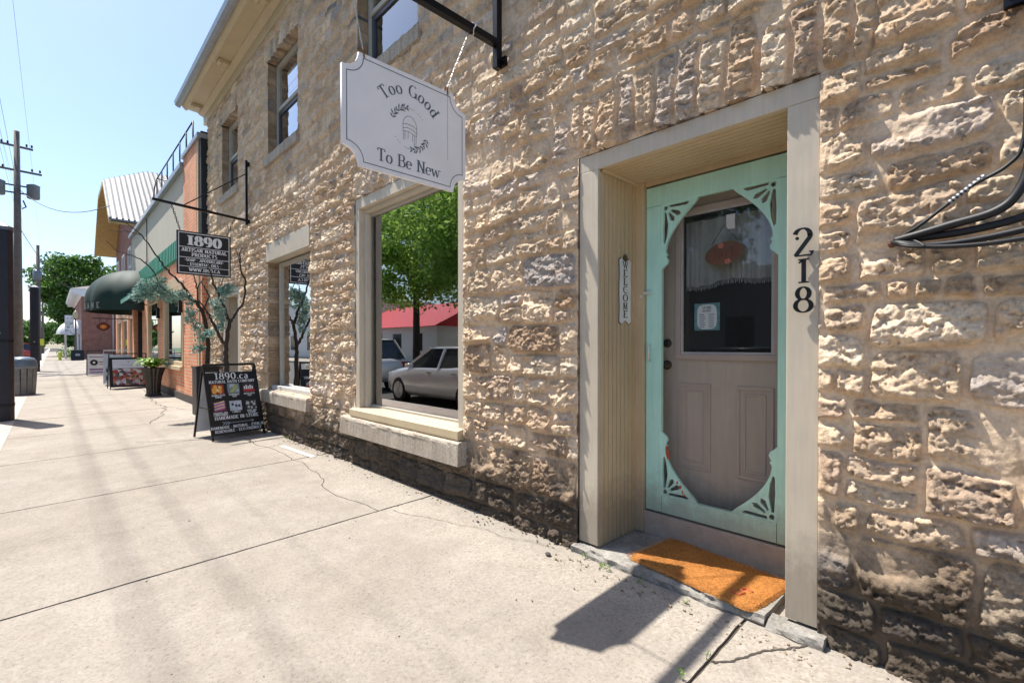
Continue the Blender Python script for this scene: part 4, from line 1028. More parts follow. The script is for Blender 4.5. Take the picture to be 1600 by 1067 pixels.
for x, pts in ((-.05, [(0, .03), (0, -.03)]), (-.02, [(0, .0), (-.015, -.012), (0, -.028), (.012, -.012), (0, 0)]), (.012, [(0, .005), (.0, -.02)]), (.045, [(0, .035), (0, -.02)])):
    c.tube([(x + a, -.0072, b) for a, b in pts], .0028, 4)
c.build('painted_script', M('dull_red', (.25, .05, .03), .6), OV)
HR = empty('opening_hours_notice', 'small teal-edged card listing the opening hours in the door glass', 'notice', (-1.258, DY + .006, 1.398))
c = MB(); c.box(-.078, .078, -.001, .001, -.082, .082); c.build('card', M('teal_card', (.10, .24, .25), .6, var=.4, scale=30), HR)
c = MB(); c.prism([(.060 * math.copysign(abs(math.cos(t)) ** .5, math.cos(t)), .074 * math.copysign(abs(math.sin(t)) ** .5, math.sin(t))) for t in [k * math.pi / 16 for k in range(32)]], 'y', -.0018, -.0011); c.build('panel', M('card_white', (.62, .68, .68), .6, var=.03), HR)
c = MB(); serif_text(c, 'STORE', .015, 0, .048, .22, .1, .1); serif_text(c, 'HOURS', .013, 0, .030, .22, .1, .1)
for k, (a, b) in enumerate((('MON', '10-5'), ('TUE', '10-5'), ('WED', '10-5'), ('THU', '10-5'), ('FRI', '10-5'), ('SAT', '10-5'), ('SUN', '11-4'))):
    z = .014 - k * .0125
    line2(c, [(-.045, z), (-.045 + .028 + .004 * (k % 3), z)], .004); line2(c, [(.012, z), (.044 - .003 * (k % 2), z)], .004)
place_flat(c, 'print', M('card_ink', (.06, .09, .10), .7), HR, (0, -.0024, 0), (1, 0, 0), (0, 0, 1))
c = MB(); c.box(-1.145, -1.095, DY + .004, DY + .008, 1.905, 1.99); tag(c.build('paper_slip', WHITE), 'small white paper slip stuck at the top of the door glass', 'paper')

# ---- doormat
dm = MB(); nn = 60; W2, D2 = .70, .42
def matz(i, j): return .010 + .004 * float(vnoise(np.array(i * .9), np.array(j * .9), 3)) + .003 * random.random()
vv = []
def cornerr(u, v):
    # rounded-corner rectangle
    return u * W2 / 2 , v * D2 / 2
pts = {}
for i in range(nn + 1):
    for j in range(37):
        u, v = i / nn * 2 - 1, j / 36 * 2 - 1
        x, y = u * W2 / 2, v * D2 / 2; r = .045; ax_, ay_ = abs(x) - (W2 / 2 - r), abs(y) - (D2 / 2 - r)
        if ax_ > 0 and ay_ > 0:
            l = math.hypot(ax_, ay_); k = max(ax_, ay_) / l if l else 1; x = math.copysign(W2 / 2 - r + ax_ * k, x); y = math.copysign(D2 / 2 - r + ay_ * k, y)
        e_ = (i in (0, nn)) or (j in (0, 36))
        vv.append((x + random.uniform(-.002, .002), y + random.uniform(-.002, .002), 0 if e_ else matz(i, j)))
dm.add(vv, [(i * 37 + j, (i + 1) * 37 + j, (i + 1) * 37 + j + 1, i * 37 + j + 1) for i in range(nn) for j in range(36)])
DM = empty('doormat', 'orange-brown coir doormat lying crooked on the door step', 'doormat', (-1.085, .172, .043), R(-7))
dm.build('coir_pad', mat_doormat(), DM, fix=False)
h_ = MB()
for k in range(2600):
    x, y = random.uniform(-W2 / 2, W2 / 2), random.uniform(-D2 / 2, D2 / 2)
    if random.random() < .35:
        s = random.choice((0, 1, 2)); x = (-W2 / 2 if s == 0 else x) + random.uniform(-.004, .006); y = (-D2 / 2 if s == 1 else D2 / 2 if s == 2 else y)
    a = random.uniform(0, 6.28); l = random.uniform(.008, .018)
    h_.add([(x, y, .010), (x + .0014, y + .0014, .010), (x + math.cos(a) * l * .6, y + math.sin(a) * l * .6, .012 + l * .6)], [(0, 1, 2)])
h_.build('loose_fibres', M('coir_fibre', (.55, .26, .08), .9, var=.4, scale=300), DM, fix=False)
c = MB(); c.tube([(.19, -.10, .0155), (.21, -.125, .0155), (.245, -.12, .0155), (.25, -.09, .0155), (.22, -.075, .0155), (.235, -.045, .0155), (.27, -.05, .0155)], .006, 5); c.build('faded_letter', M('faded_red_print', (.42, .09, .03), .9, var=.3, scale=100), DM)

# ---- cables on the wall to the right
CB = empty('cable_bundle', 'bundle of thick black cables tied together and entering the wall right of the door', 'cables', (0, 0, 0))
CBM = M('cable_rubber', (.006, .006, .008), .55, var=.3)
def cable(pts, r):
    P = [Vector(p) for p in pts]; out = []
    for i in range(len(P) - 1):
        p0, p1, p2, p3 = P[max(i - 1, 0)], P[i], P[i + 1], P[min(i + 2, len(P) - 1)]
        for k in range(8):
            t = k / 8; out.append(.5 * ((2 * p1) + (p2 - p0) * t + (2 * p0 - 5 * p1 + 4 * p2 - p3) * t * t + (3 * p1 - p0 - 3 * p2 + p3) * t ** 3))
    out.append(P[-1]); c = MB(); c.tube(out, r * 1.3, 10); c.build('cable', CBM, CB, True)
cable([(-.292, -.04, 1.605), (-.26, -.075, 1.59), (-.18, -.08, 1.572), (-.05, -.085, 1.575), (.12, -.09, 1.60), (.4, -.09, 1.64), (.9, -.08, 1.62), (1.6, -.07, 1.6)], .009)
cable([(-.292, -.045, 1.605), (-.25, -.09, 1.583), (-.17, -.10, 1.562), (-.04, -.11, 1.552), (.12, -.11, 1.565), (.4, -.11, 1.60), (.9, -.1, 1.57), (1.6, -.09, 1.55)], .006)
cable([(-.285, -.05, 1.608), (-.22, -.07, 1.617), (-.13, -.08, 1.635), (-.03, -.09, 1.655), (.02, -.09, 1.70), (.05, -.09, 1.80), (.055, -.085, 2.0), (.055, -.08, 2.4), (.05, -.08, 3.0)], .011)
cable([(-.285, -.05, 1.606), (-.22, -.06, 1.605), (-.10, -.07, 1.607), (.02, -.075, 1.625), (.10, -.075, 1.66), (.3, -.07, 1.75), (.8, -.06, 1.8), (1.5, -.06, 1.8)], .010)
cable([(-.29, -.045, 1.61), (-.22, -.07, 1.645), (-.15, -.075, 1.70), (-.08, -.08, 1.755), (.0, -.08, 1.80), (.035, -.08, 1.87), (.04, -.08, 2.1), (.04, -.08, 2.6), (.04, -.08, 3.0)], .0045)
cable([(-.29, -.05, 1.60), (-.25, -.10, 1.577), (-.20, -.105, 1.567), (-.235, -.07, 1.60), (-.285, -.06, 1.612)], .0035)
c = MB()
for k in range(9): c.tube([(-.135 + .010 * k - .002, -.078, 1.712 + .008 * k), (-.132 + .010 * k, -.078, 1.716 + .008 * k)], .0085, 8)
c.build('clamp', M('grey_clamp', (.3, .32, .36), .4, .5), CB)
c = MB(); c.tube([(-.30, -.03, 1.60), (-.275, -.055, 1.604)], .014, 10); c.build('wall_bung', M('rust_brown_bung', (.10, .04, .02), .8), CB)
c = MB(); c.box(-.012, .10, -.055, -.030, 2.32, 3.3)
for k in range(18):
    for j in range(3): c.box(.0 + j * .03, .016 + j * .03, -.061, -.055, 2.34 + k * .05, 2.36 + k * .05)
tag(c.build('perforated_cable_rail', BLACK), 'black perforated metal cable rail running up at the far right edge', 'cable rail')

# ================================================================== ON THE SIDEWALK
def aframe(loc, rz, w_, h_, label, front_mat, parts, legs=.07, back=.58, group='sandwich boards along the shop fronts', frame_mat=None, side=None):
    e = empty('sandwich_board', label, 'sandwich board', loc, rz, group)
    tx = -back / 2; fm = frame_mat or BLACKP
    for y in (-w_ / 2, w_ / 2):
        m = MB(); m.bar((0, y, 0), (tx, y, h_), .022, .022, (0, 1, 0)); m.bar((-back, y, 0), (tx - .01, y, h_), .022, .022, (0, 1, 0)); m.build('leg', fm, e)
    m = MB(); m.bar((tx, -w_ / 2, h_), (tx, w_ / 2, h_), .035, .03); m.build('top_rail', fm, e)
    for y in (-w_ / 2, w_ / 2):
        s = MB(); s.bar((-.085, y, h_ * .42), (-back + .09, y, h_ * .42), .012, .012); s.build('strut', fm, e)
    upv = Vector((tx, 0, h_)).normalized(); nrm = Vector((0, 1, 0)).cross(upv)
    ph = h_ * .86; c0 = upv * (legs + ph / 2 + .0)
    m = MB(); m.obox(c0 + nrm * .008, (.010, w_ - .01, ph), Matrix((nrm, Vector((0, 1, 0)), upv)).transposed()); m.build('front_panel', front_mat, e)
    upb = Vector((-tx, 0, h_)).normalized(); nb = upb.cross(Vector((0, 1, 0))); 
    c1 = Vector((-back, 0, 0)) + upb * (legs + ph / 2)
    m = MB(); m.obox(c1, (.008, w_ - .03, ph), Matrix((nb, Vector((0, 1, 0)), upb)).transposed()); m.build('back_panel', side or M('board_back', (.62, .62, .64), .6), e)
    def flat(mb, name, mat, lift=.0145): return place_flat(mb, name, mat, e, c0 + nrm * lift, (0, 1, 0), upv)
    parts(flat, w_, ph); return e
def rect(cx, cy, w_, h_): return [(cx - w_ / 2, cy - h_ / 2, 0), (cx + w_ / 2, cy - h_ / 2, 0), (cx + w_ / 2, cy + h_ / 2, 0), (cx - w_ / 2, cy + h_ / 2, 0)]
def blobs(seed, cx, cy, w_, h_, n, r0, r1, squash=1.0):
    rr = random.Random(seed); m = MB()
    for k in range(n):
        r = rr.uniform(r0, r1); x = rr.uniform(cx - w_ / 2 + r, cx + w_ / 2 - r); y = rr.uniform(cy - h_ / 2 + r, cy + h_ / 2 - r)
        m.add([(x + r * math.cos(t * math.pi / 5), y + r * squash * math.sin(t * math.pi / 5), k * 6e-5) for t in range(10)], [tuple(range(10))])
    return m
def board_1890(flat, w_, ph):
    t = MB(); serif_text(t, '1890.ca', .085, 0, .325, .17, .07, .12, 1.15); serif_text(t, 'NATURAL BATH COMPANY', .036, 0, .272, .2, .09, .12)
    serif_text(t, 'HANDMADE IN-STORE', .042, 0, -.222, .2, .09, .12); serif_text(t, 'HANDMADE - NATURAL - ETHICAL', .034, 0, -.345, .2, .1, .08); serif_text(t, 'RENEWABLE - ECO-FRIENDLY', .034, 0, -.395, .2, .1, .1)
    flat(t, 'lettering', WHITE)
    a = MB(); line2(a, [(-.12, -.275), (.20, -.275)], .005); line2(a, [(.18, -.26), (.205, -.275), (.18, -.29)], .005)
    for k in range(3): line2(a, [(-.19 + k * .03, -.255), (-.165 + k * .03, -.275), (-.19 + k * .03, -.295)], .006)
    flat(a, 'arrow', M('pale_blue_print', (.45, .52, .6), .5))
    xs, ys = (-.20, 0, .20), (.19, -.05); cap = [('BUBBLE BATH', 'BOMBS'), ('HANDMADE', 'SOAP'), ('BATH SALTS', 'OILS'), ('SHAMPOO AND', 'CONDITIONERS'), ('CANDLES', ''), ('BODY AND', 'LOTIONS')]
    bases = [(.30, .04, .02), (.20, .24, .26), (.04, .03, .03), (.12, .03, .05), (.50, .53, .60), (.03, .03, .03)]
    k = 0; c = MB()
    for j, y in enumerate(ys):
        for i, x in enumerate(xs):
            b = MB(); b.add(rect(x, y, .155, .135), [(0, 1, 2, 3)]); flat(b, 'photo_print', M('photo_base_%s' % ('abcdef'[k]), bases[k], .5, var=.3, scale=30), .0150)
            serif_text(c, cap[k][0], .020, x, y - .094, .22, .12, .08)
            if cap[k][1]: serif_text(c, cap[k][1], .020, x, y - .119, .22, .12, .08)
            k += 1
    flat(c, 'caption', WHITE, .0152)
    def L(mb, nm, col): flat(mb, nm, M(nm, col, .5, var=.25, scale=60), .0156)
    L(blobs(1, -.20, .19, .15, .13, 7, .02, .03), 'orange_bath_bomb', (.85, .38, .06)); L(blobs(2, -.21, .20, .13, .12, 5, .013, .02), 'cream_bath_bomb', (.85, .68, .42)); L(blobs(3, -.17, .18, .09, .12, 4, .015, .022), 'red_bath_bomb', (.55, .05, .03))
    q = MB(); q.add([(-.06, .13, 0), (.01, .14, 0), (.06, .21, 0), (.02, .25, 0)], [(0, 1, 2, 3)]); L(q, 'green_soap_bar', (.36, .42, .16))
    q = MB(); q.add([(-.05, .2, 0), (.0, .22, 0), (.02, .25, 0), (-.04, .255, 0)], [(0, 1, 2, 3)]); q.add([(.02, .13, 0), (.07, .15, 0), (.06, .19, 0)], [(0, 1, 2)]); L(q, 'blue_soap_bar', (.45, .52, .62))
    q = MB(); 
    for i in range(5): q.add(rect(.145 + i * .026, .19 + .006 * (i % 2), .019, .040 + .02 * (i % 2)), [(0, 1, 2, 3)])
    L(q, 'pale_bottle_print', (.75, .7, .68))
    q = MB(); q.add(rect(.2, .15, .15, .035), [(0, 1, 2, 3)]); L(q, 'red_table_print', (.45, .03, .03))
    for n_, col, o in (('pink_bar_print', (.75, .12, .3), 0), ('violet_bar_print', (.32, .12, .5), 1), ('white_bar_print', (.8, .76, .74), 2), ('yellow_bar_print', (.7, .5, .12), 3)):
        q = MB()
        for i in range(3):
            y = -.10 + (i * 4 + o) * .0095; q.add([(-.27, y, o * 1e-4), (-.265, y - .006, o * 1e-4), (-.135, y + .018, o * 1e-4), (-.14, y + .026, o * 1e-4)], [(0, 1, 2, 3)])
        L(q, n_, col)
    q = MB(); 
    for x, y in ((-.04, -.03), (.005, -.05), (.045, -.055)): q.add(rect(x, y, .028, .034), [(0, 1, 2, 3)])
    L(q, 'navy_jar_print', (.03, .04, .12))
    q = MB()
    for x, y, s_ in ((.155, -.03, 1.2), (.165, -.085, .9), (.215, -.02, .8), (.24, -.05, 1), (.205, -.095, .8), (.26, -.1, .6), (.255, -.015, .5)): q.add([(x - .02 * s_, y - .015 * s_, 0), (x + .017 * s_, y - .02 * s_, 0), (x + .022 * s_, y + .015 * s_, 0), (x - .01 * s_, y + .022 * s_, 0)], [(0, 1, 2, 3)])
    L(q, 'grey_pebble_print', (.5, .5, .48))
aframe((-7.17, -.47, -.012), R(10), .66, .98, 'black sandwich board lettered 1890.ca in front of the small shop window', BLACKP, board_1890)
def board_food(flat, w_, ph):
    b = MB(); b.add(rect(0, .25, w_ - .13, .26), [(0, 1, 2, 3)]); flat(b, 'white_header', M('menu_white', (.72, .72, .76), .5, var=.02))
    b = MB(); b.add(rect(0, -.14, w_ - .13, .50), [(0, 1, 2, 3)])
    flat(b, 'photo_collage', picture_mat('photo_collage', [(0, (.05, .04, .05)), (.15, (.35, .06, .04)), (.3, (.5, .45, .42)), (.42, (.08, .10, .07)), (.55, (.45, .2, .1)), (.68, (.6, .58, .6)), (.8, (.2, .03, .04)), (.9, (.35, .3, .4))], 13), .0150)
    b = MB(); line2(b, [(-.2, .22), (.2, .22)], .008); line2(b, [(-.15, .19), (.15, .19)], .005); line2(b, [(-.012, .31), (.012, .31)], .03); flat(b, 'print', M('grey_print', (.3, .3, .32), .6), .0152)
aframe((-17.7, -.66, -.015), R(3), .86, 1.02, 'black framed sandwich board with a white header over a photo collage', BLACKP, board_food, .06)
def board_plain(flat, w_, ph):
    b = MB(); b.add(rect(.0, -.05, w_ - .1, .16), [(0, 1, 2, 3)]); b.add(rect(.0, -.28, w_ - .1, .2), [(0, 1, 2, 3)]); flat(b, 'print', picture_mat('dark_print', [(0, (.03, .03, .03)), (.4, (.2, .22, .2)), (.6, (.05, .05, .12)), (.8, (.35, .33, .3))], 9, 3.0))
aframe((-20.3, -.72, -.018), R(-2), .70, 1.10, 'silvery-white sandwich board just behind the framed photo board', M('silver_white', (.55, .58, .62), .5), board_plain, .04, frame_mat=M('silver_frame', (.6, .6, .6), .3, .6))
def board_disc(flat, w_, ph):
    b = MB(); b.add([(-.22 + .13 * math.cos(t * .5236), .08 + .13 * math.sin(t * .5236), 0) for t in range(12)], [tuple(range(12))]); flat(b, 'black_disc', BLACKP)
    b = MB(); b.add([(-.22 + .045 * math.cos(t * .5236), .08 + .045 * math.sin(t * .5236), 0) for t in range(12)], [tuple(range(12))]); flat(b, 'disc_label', WHITE, .0152)
    b = MB(); b.add(rect(0, .32, w_ - .12, .04), [(0, 1, 2, 3)]); b.add(rect(.08, .1, .3, .05), [(0, 1, 2, 3)]); b.add(rect(.08, 0, .3, .03), [(0, 1, 2, 3)]); flat(b, 'print', M('brown_print', (.25, .2, .2), .6))
    b = MB(); b.add(rect(0, -.22, w_ - .12, .08), [(0, 1, 2, 3)]); b.add(rect(0, -.34, w_ - .12, .06), [(0, 1, 2, 3)]); flat(b, 'purple_stripe', M('purple_print', (.25, .15, .3), .6))
aframe((-26.6, -.78, -.02), R(2), .86, 1.05, 'white sandwich board with a black record disc, farthest of the four boards', M('board_white', (.68, .68, .7), .5), board_disc, .04)

# ---- small bare trees hung with teal leaves, in black planter boxes
BARK = M('dark_bark', (.035, .024, .018), .75, var=.4, scale=40, bmp=.5)
TEAL = leaf_mat('teal_artificial_leaf', (.04, .20, .18), (.48, .60, .50), .15)
def leaf_mesh(name, pts, mat, parent, L=.05, W=.02, tintr=(0, 1), seed=1):
    """pts: (centre, radius, count) clusters of small pointed leaves"""
    rr = np.random.RandomState(seed); Cc = []; 
    for c, r, n in pts:
        d = rr.normal(0, 1, (n, 3)); d /= np.linalg.norm(d, axis=1)[:, None]
        Cc.append(np.array(c) + d * (rr.rand(n, 1) ** .4) * np.array(r))
    Cc = np.vstack(Cc); N = len(Cc)
    a = rr.normal(0, 1, (N, 3)); a /= np.linalg.norm(a, axis=1)[:, None]; b = rr.normal(0, 1, (N, 3)); b -= a * (a * b).sum(1)[:, None]; b /= np.linalg.norm(b, axis=1)[:, None]
    s = rr.uniform(.6, 1.3, (N, 1)); n_ = np.cross(a, b)
    V = np.stack([Cc - a * L * s / 2, Cc - b * W * s / 2 + n_ * W * .15, Cc + a * L * s / 2, Cc + b * W * s / 2 + n_ * W * .15], 1).reshape(-1, 3)
    me = bpy.data.meshes.new(name); F = np.arange(N * 4).reshape(-1, 4)
    me.vertices.add(N * 4); me.vertices.foreach_set('co', V.astype(np.float32).ravel()); me.loops.add(N * 4); me.loops.foreach_set('vertex_index', F.astype(np.int32).ravel())
    me.polygons.add(N); me.polygons.foreach_set('loop_start', np.arange(0, N * 4, 4, dtype=np.int32)); me.update(calc_edges=True)
    t = np.repeat(rr.uniform(tintr[0], tintr[1], N) ** 1.3, 4); col = np.ones((N * 4, 4), np.float32); col[:, :3] = t[:, None]
    at = me.attributes.new('tint', 'FLOAT_COLOR', 'POINT'); at.data.foreach_set('color', col.ravel()); me.materials.append(mat)
    return obj(name, me, parent)
def wob(pts, x0, dx=.0, seed=0, n=5, amp=.012):
    rr = random.Random(seed); P = [Vector((x0 + dx * i, y, z)) for i, (y, z) in enumerate(pts)]; out = []
    for a, b in zip(P[:-1], P[1:]):
        for k in range(n): out.append(a.lerp(b, k / n) + (Vector((rr.uniform(-1, 1), rr.uniform(-1, 1), rr.uniform(-1, 1))) * amp if k else Vector()))
    return out + [P[-1]]
def taper(n, a, b): return [a + (b - a) * k / (n - 1) for k in range(n)]
def bare_tree(x0, y0, branches, leaves, label, seed, pz, pw=.34, ph=.6):
    e = empty('small_bare_tree', label, 'tree', (0, 0, 0))
    for k, (pts, dx, r0, r1) in enumerate(branches):
        P = wob(pts, x0 if not isinstance(dx, tuple) else x0 + dx[0], dx if not isinstance(dx, tuple) else dx[1], seed + k); m = MB(); m.tube(P, taper(len(P), r0, r1), 8)
        m.build('trunk' if k == 0 else 'branch', BARK, e, True)
    leaf_mesh('leaf_garland', [((x0 + dx_, y, z), r * 1.3, int(n * 1.2)) for y, z, dx_, r, n in leaves], TEAL, e, .085, .020, seed=seed)
    return e
bare_tree(-10.1, -.25, [
    ([(-.25, .55), (-.25, .89), (-.24, 1.38), (-.32, 1.85), (-.40, 1.98), (-.47, 2.05), (-.62, 2.30), (-.76, 2.45)], 0, .042, .016),
    ([(-.76, 2.45), (-.87, 2.58), (-.99, 2.76), (-1.08, 2.91), (-1.20, 3.09), (-1.31, 3.18), (-1.42, 3.26)], .01, .016, .005),
    ([(-1.03, 2.49), (-1.20, 2.68), (-1.33, 2.74), (-1.45, 2.76), (-1.53, 2.80), (-1.64, 2.93)], -.01, .011, .004),
    ([(-1.20, 3.09), (-1.24, 3.09), (-1.33, 3.11), (-1.42, 3.12), (-1.52, 3.09), (-1.61, 3.09)], .01, .008, .004),
    ([(-.47, 2.05), (-.66, 2.12), (-.84, 2.16), (-.94, 2.26), (-1.03, 2.49)], .0, .014, .009),
    ([(-.38, 1.98), (-.40, 2.21), (-.44, 2.41), (-.48, 2.55)], .02, .015, .008),
    ([(-.40, 2.21), (-.36, 2.36), (-.30, 2.45)], .02, .012, .006),
    ([(-.32, 1.85), (-.21, 2.13), (-.29, 2.30), (-.34, 2.39)], 0, .015, .008)],
    [(-1.24, 2.08, 0, .10, 130), (-1.17, 2.16, 0, .11, 150), (-1.10, 2.26, 0, .11, 130), (-.97, 2.31, 0, .10, 110), (-.9, 2.19, 0, .09, 110), (-.84, 2.08, 0, .09, 110), (-.72, 2.12, .02, .08, 90), (-.6, 2.14, 0, .08, 90), (-.52, 2.04, 0, .08, 90), (-.49, 1.84, 0, .075, 80), (-.50, 1.70, 0, .09, 110), (-.40, 1.55, .02, .08, 80), (-.36, 1.38, .02, .08, 80), (-.42, 1.18, .02, .075, 70), (-1.06, 2.09, 0, .1, 100), (-.34, 1.2, .02, .05, 40)],
    'bare dark tree with long arching branches and teal leaves, nearer the brick shop', 3, 0)
bare_tree(-8.2, -.38, [
    ([(-.38, .42), (-.38, .95), (-.39, 1.22), (-.34, 1.59)], 0, .040, .026),
    ([(-.34, 1.59), (-.27, 1.71), (-.21, 1.80), (-.16, 1.87), (-.115, 2.22), (-.18, 2.37), (-.20, 2.62), (-.16, 2.76)], 0, .024, .007),
    ([(-.19, 2.50), (-.23, 2.62), (-.24, 2.72)], 0, .009, .004),
    ([(-.34, 1.59), (-.41, 1.81), (-.51, 2.04), (-.57, 2.24), (-.62, 2.42)], 0, .024, .009),
    ([(-.39, 1.22), (-.48, 1.37), (-.57, 1.58), (-.62, 1.70), (-.67, 1.79), (-.74, 1.90)], 0, .026, .008),
    ([(-.51, 2.04), (-.44, 2.16), (-.41, 2.30)], 0, .010, .005)],
    [(-.42, 2.04, .03, .085, 130), (-.36, 2.08, .03, .075, 90), (-.50, 1.85, .02, .08, 110), (-.49, 1.72, .02, .08, 100), (-.45, 1.61, .02, .065, 70), (-.60, 1.42, .02, .06, 50), (-.46, 1.5, .02, .05, 40)],
    'bare dark forked tree with teal leaves standing behind the 1890.ca board', 23, 0)
def planter_box(x, y, w_, h_, label):
    e = empty('planter_box', label, 'planter', (x, y, -.01))
    m = MB(); t = .02; a = w_ / 2
    m.box(-a, a, -a, -a + t, 0, h_); m.box(-a, a, a - t, a, 0, h_); m.box(-a, -a + t, -a + t, a - t, 0, h_); m.box(a - t, a, -a + t, a - t, 0, h_); m.build('box', BLACKP, e, bev=.004)
    m = MB(); m.box(-a - .015, a + .015, -a - .015, -a + t + .01, h_ + .001, h_ + .03); m.box(-a - .015, a + .015, a - t - .01, a + .015, h_ + .001, h_ + .03); m.box(-a - .015, -a + t + .01, -a + t + .01, a - t - .01, h_ + .001, h_ + .03); m.box(a - t - .01, a + .015, -a + t + .01, a - t - .01, h_ + .001, h_ + .03); m.build('rim', BLACKP, e, bev=.003)
    m = MB(); m.box(-a + t, a - t, -a + t, a - t, h_ - .08, h_ - .05); m.build('soil', M('dark_soil', (.03, .022, .016), .95, bmp=.6), e)
planter_box(-10.12, -.27, .36, .84, 'tall black planter box left of the 1890.ca board')
planter_box(-8.2, -.38, .36, .46, 'low black planter box behind the 1890.ca board')

# ---- urn planter with a fern
U_ = empty('urn_planter', 'tall flared dark urn planter by the brick shop window', 'planter', (-14.75, -.47, -.012))
m = MB(); n = 32; prof = [(.155, 0), (.165, .02), (.15, .05), (.135, .08), (.14, .2), (.155, .35), (.18, .5), (.215, .62), (.235, .67), (.245, .69), (.235, .70), (.205, .69), (.19, .60)]
vv = [(r * (1 + .06 * math.cos(k * math.pi)) * math.cos(2 * math.pi * k / n), r * (1 + .06 * math.cos(k * math.pi)) * math.sin(2 * math.pi * k / n), z) for r, z in prof for k in range(n)]
m.add(vv, [(i * n + k, i * n + (k + 1) % n, (i + 1) * n + (k + 1) % n, (i + 1) * n + k) for i in range(len(prof) - 1) for k in range(n)] + [tuple(range(n))[::-1], tuple((len(prof) - 1) * n + k for k in range(n))])
m.build('urn', M('dark_resin', (.030, .026, .022), .35, var=.3), U_)
FERN = leaf_mat('fern_green', (.06, .20, .015), (.38, .55, .06), .4)
def fern(loc, r, label, seed=1, n=46, group=None):
    e = empty('fern', label, 'plant', loc, 0, group); rr = random.Random(seed); m = MB()
    for k in range(n):
        a = rr.uniform(0, 6.28); l = r * rr.uniform(.7, 1.15); h = r * rr.uniform(.3, 1.0); P = []
        for i in range(7):
            t = i / 6; P.append(Vector((math.cos(a) * l * t, math.sin(a) * l * t, h * math.sin(t * 2.3) * .75 + .02)))
        sd = Vector((-math.sin(a), math.cos(a), 0))
        for i in range(6):
            for s in (-1, 1):
                w_ = r * .22 * math.sin(math.pi * (i + .8) / 7.2); q = P[i].lerp(P[i + 1], .5)
                m.add([P[i], q + sd * s * w_ + Vector((0, 0, -.01)), P[i + 1]], [(0, 1, 2)])
    o = m.build('fronds', FERN, e, fix=False)
    me = o.data; col = np.random.RandomState(seed).rand(len(me.vertices) // 3).repeat(3); c4 = np.ones((len(me.vertices), 4), np.float32); c4[:, :3] = col[:len(me.vertices), None]
    at = me.attributes.new('tint', 'FLOAT_COLOR', 'POINT'); at.data.foreach_set('color', c4.ravel()); return e
fern((-14.75, -.47, .66), .36, 'bright green fern filling the dark urn planter', 4, 70)

# ---- weeds and rubbish along the foot of the wall: nobody could count it
WEED = leaf_mat('weed_green', (.05, .14, .02), (.25, .38, .06), .3)
rr = random.Random(9); wp = []
for x, y, r, n in ((-6.62, -.03, .05, 60), (-6.55, -.05, .03, 25), (-1.55, -.10, .022, 26), (-1.50, -.11, .02, 22), (-1.3, -.115, .02, 20), (-1.05, -.13, .02, 14), (-.83, -.62, .018, 18), (-.80, -.45, .015, 14), (-4.95, -.02, .02, 12), (-1.68, -.08, .02, 16)):
    wp.append(((x, y, .012), (r, r, .018), n))
o = leaf_mesh('weeds', wp, WEED, None, .018, .006, seed=5); o['kind'] = 'stuff'; tag(o, 'small green weeds in the joint at the foot of the wall and step', 'weeds')
dbm = MB()
for k in range(420):
    x = rr.uniform(-6.5, 0.2); y = -.02 - abs(rr.gauss(0, .07)) - (.10 if -1.8 < x < -.5 else 0); s = rr.uniform(.002, .007)
    if rr.random() < .12: x, y = rr.uniform(-6, -.5), rr.uniform(-2, -.2); s *= .7
    z = .025 * y + .001; a = rr.uniform(0, 6.28)
    dbm.obox((x, y, z + s * .4), (s * 2, s * 1.3, s), Matrix.Rotation(a, 3, 'Z') @ Matrix.Rotation(a * 3, 3, 'X'))
o = dbm.build('grit', M('grit', (.28, .22, .15), .9, var=.6, scale=40)); o['kind'] = 'stuff'; tag(o, 'loose grit and crumbs of mortar along the foot of the wall', 'grit')
for x, y, s, lb in ((-1.86, -.20, .016, 'dark pebble lying on the sidewalk left of the door step'), (-2.55, -.16, .010, 'tiny dark pebble by the wall foot under the big window corner')):
    m = MB(); m.lathe([(0.001, -.4 * s), (s * .8, -.2 * s), (s, .1 * s), (s * .6, .5 * s), (.001, .6 * s)], (x, y, .025 * y + s * .4), 8, 1.3, 1); tag(m.build('pebble', M('dark_pebble', (.06, .05, .045), .8)), lb, 'pebble')

# ================================================================== THE BRICK SHOP NEXT DOOR
OB = brick_mat('orange_brick', (.72, .22, .085), (.80, .29, .12), (.62, .50, .38))
OBP = M('painted_orange_brick', (.74, .20, .09), .8, var=.12, scale=14)
TAN = M('tan_shopfront_paint', (.56, .42, .26), .6, var=.06)
STUC = M('cream_stucco', (.50, .465, .385), .85, var=.04, scale=1.2)
GRN = M('green_metal', (.06, .30, .18), .45, .2, var=.08)
GREYC = M('grey_cap_metal', (.30, .32, .35), .4, .4)
GL2 = glass_mat('shop_glass', 1.55, (.45, .5, .5), 4.0)
FY = -.13
SHP = empty('brick_shop', 'orange brick shop with cream stucco upper wall and green metal band', 'building')
m = MB()
for a, b in ((-13.0, -11.125), (-16.42, -15.62), (-19.82, -18.62), (-22.5, -22.02)): m.box(a, b, FY, .3, 0, 2.62)
for a, b in ((-15.62, -13.0), (-18.62, -16.42)): m.box(a, b, FY, .3, 0, .74)
m.box(-22.5, -11.125, FY, .3, 2.62, 3.24)
m.build('brick_wall', OB, SHP)
m = MB(); m.box(-12.75, -11.42, FY - .03, FY, 0.16, 3.3); m.build('brick_pilaster', OB, SHP)
m = MB(); m.box(-12.75, -11.42, FY - .03, .3, 3.3, 5.36); m.build('brick_pilaster', OB, SHP)
m = MB(); m.box(-11.42, -11.30, FY - .025, .3, 3.24, 5.36); m.box(-11.42, -11.30, FY - .025, FY, 0, 3.24); m.build('corner_trim', TAN, SHP)
m = MB(); m.box(-11.30, -11.135, FY, .3, 3.24, 5.5); m.build('end_flashing', M('black_membrane', (.012, .013, .016), .6), SHP)
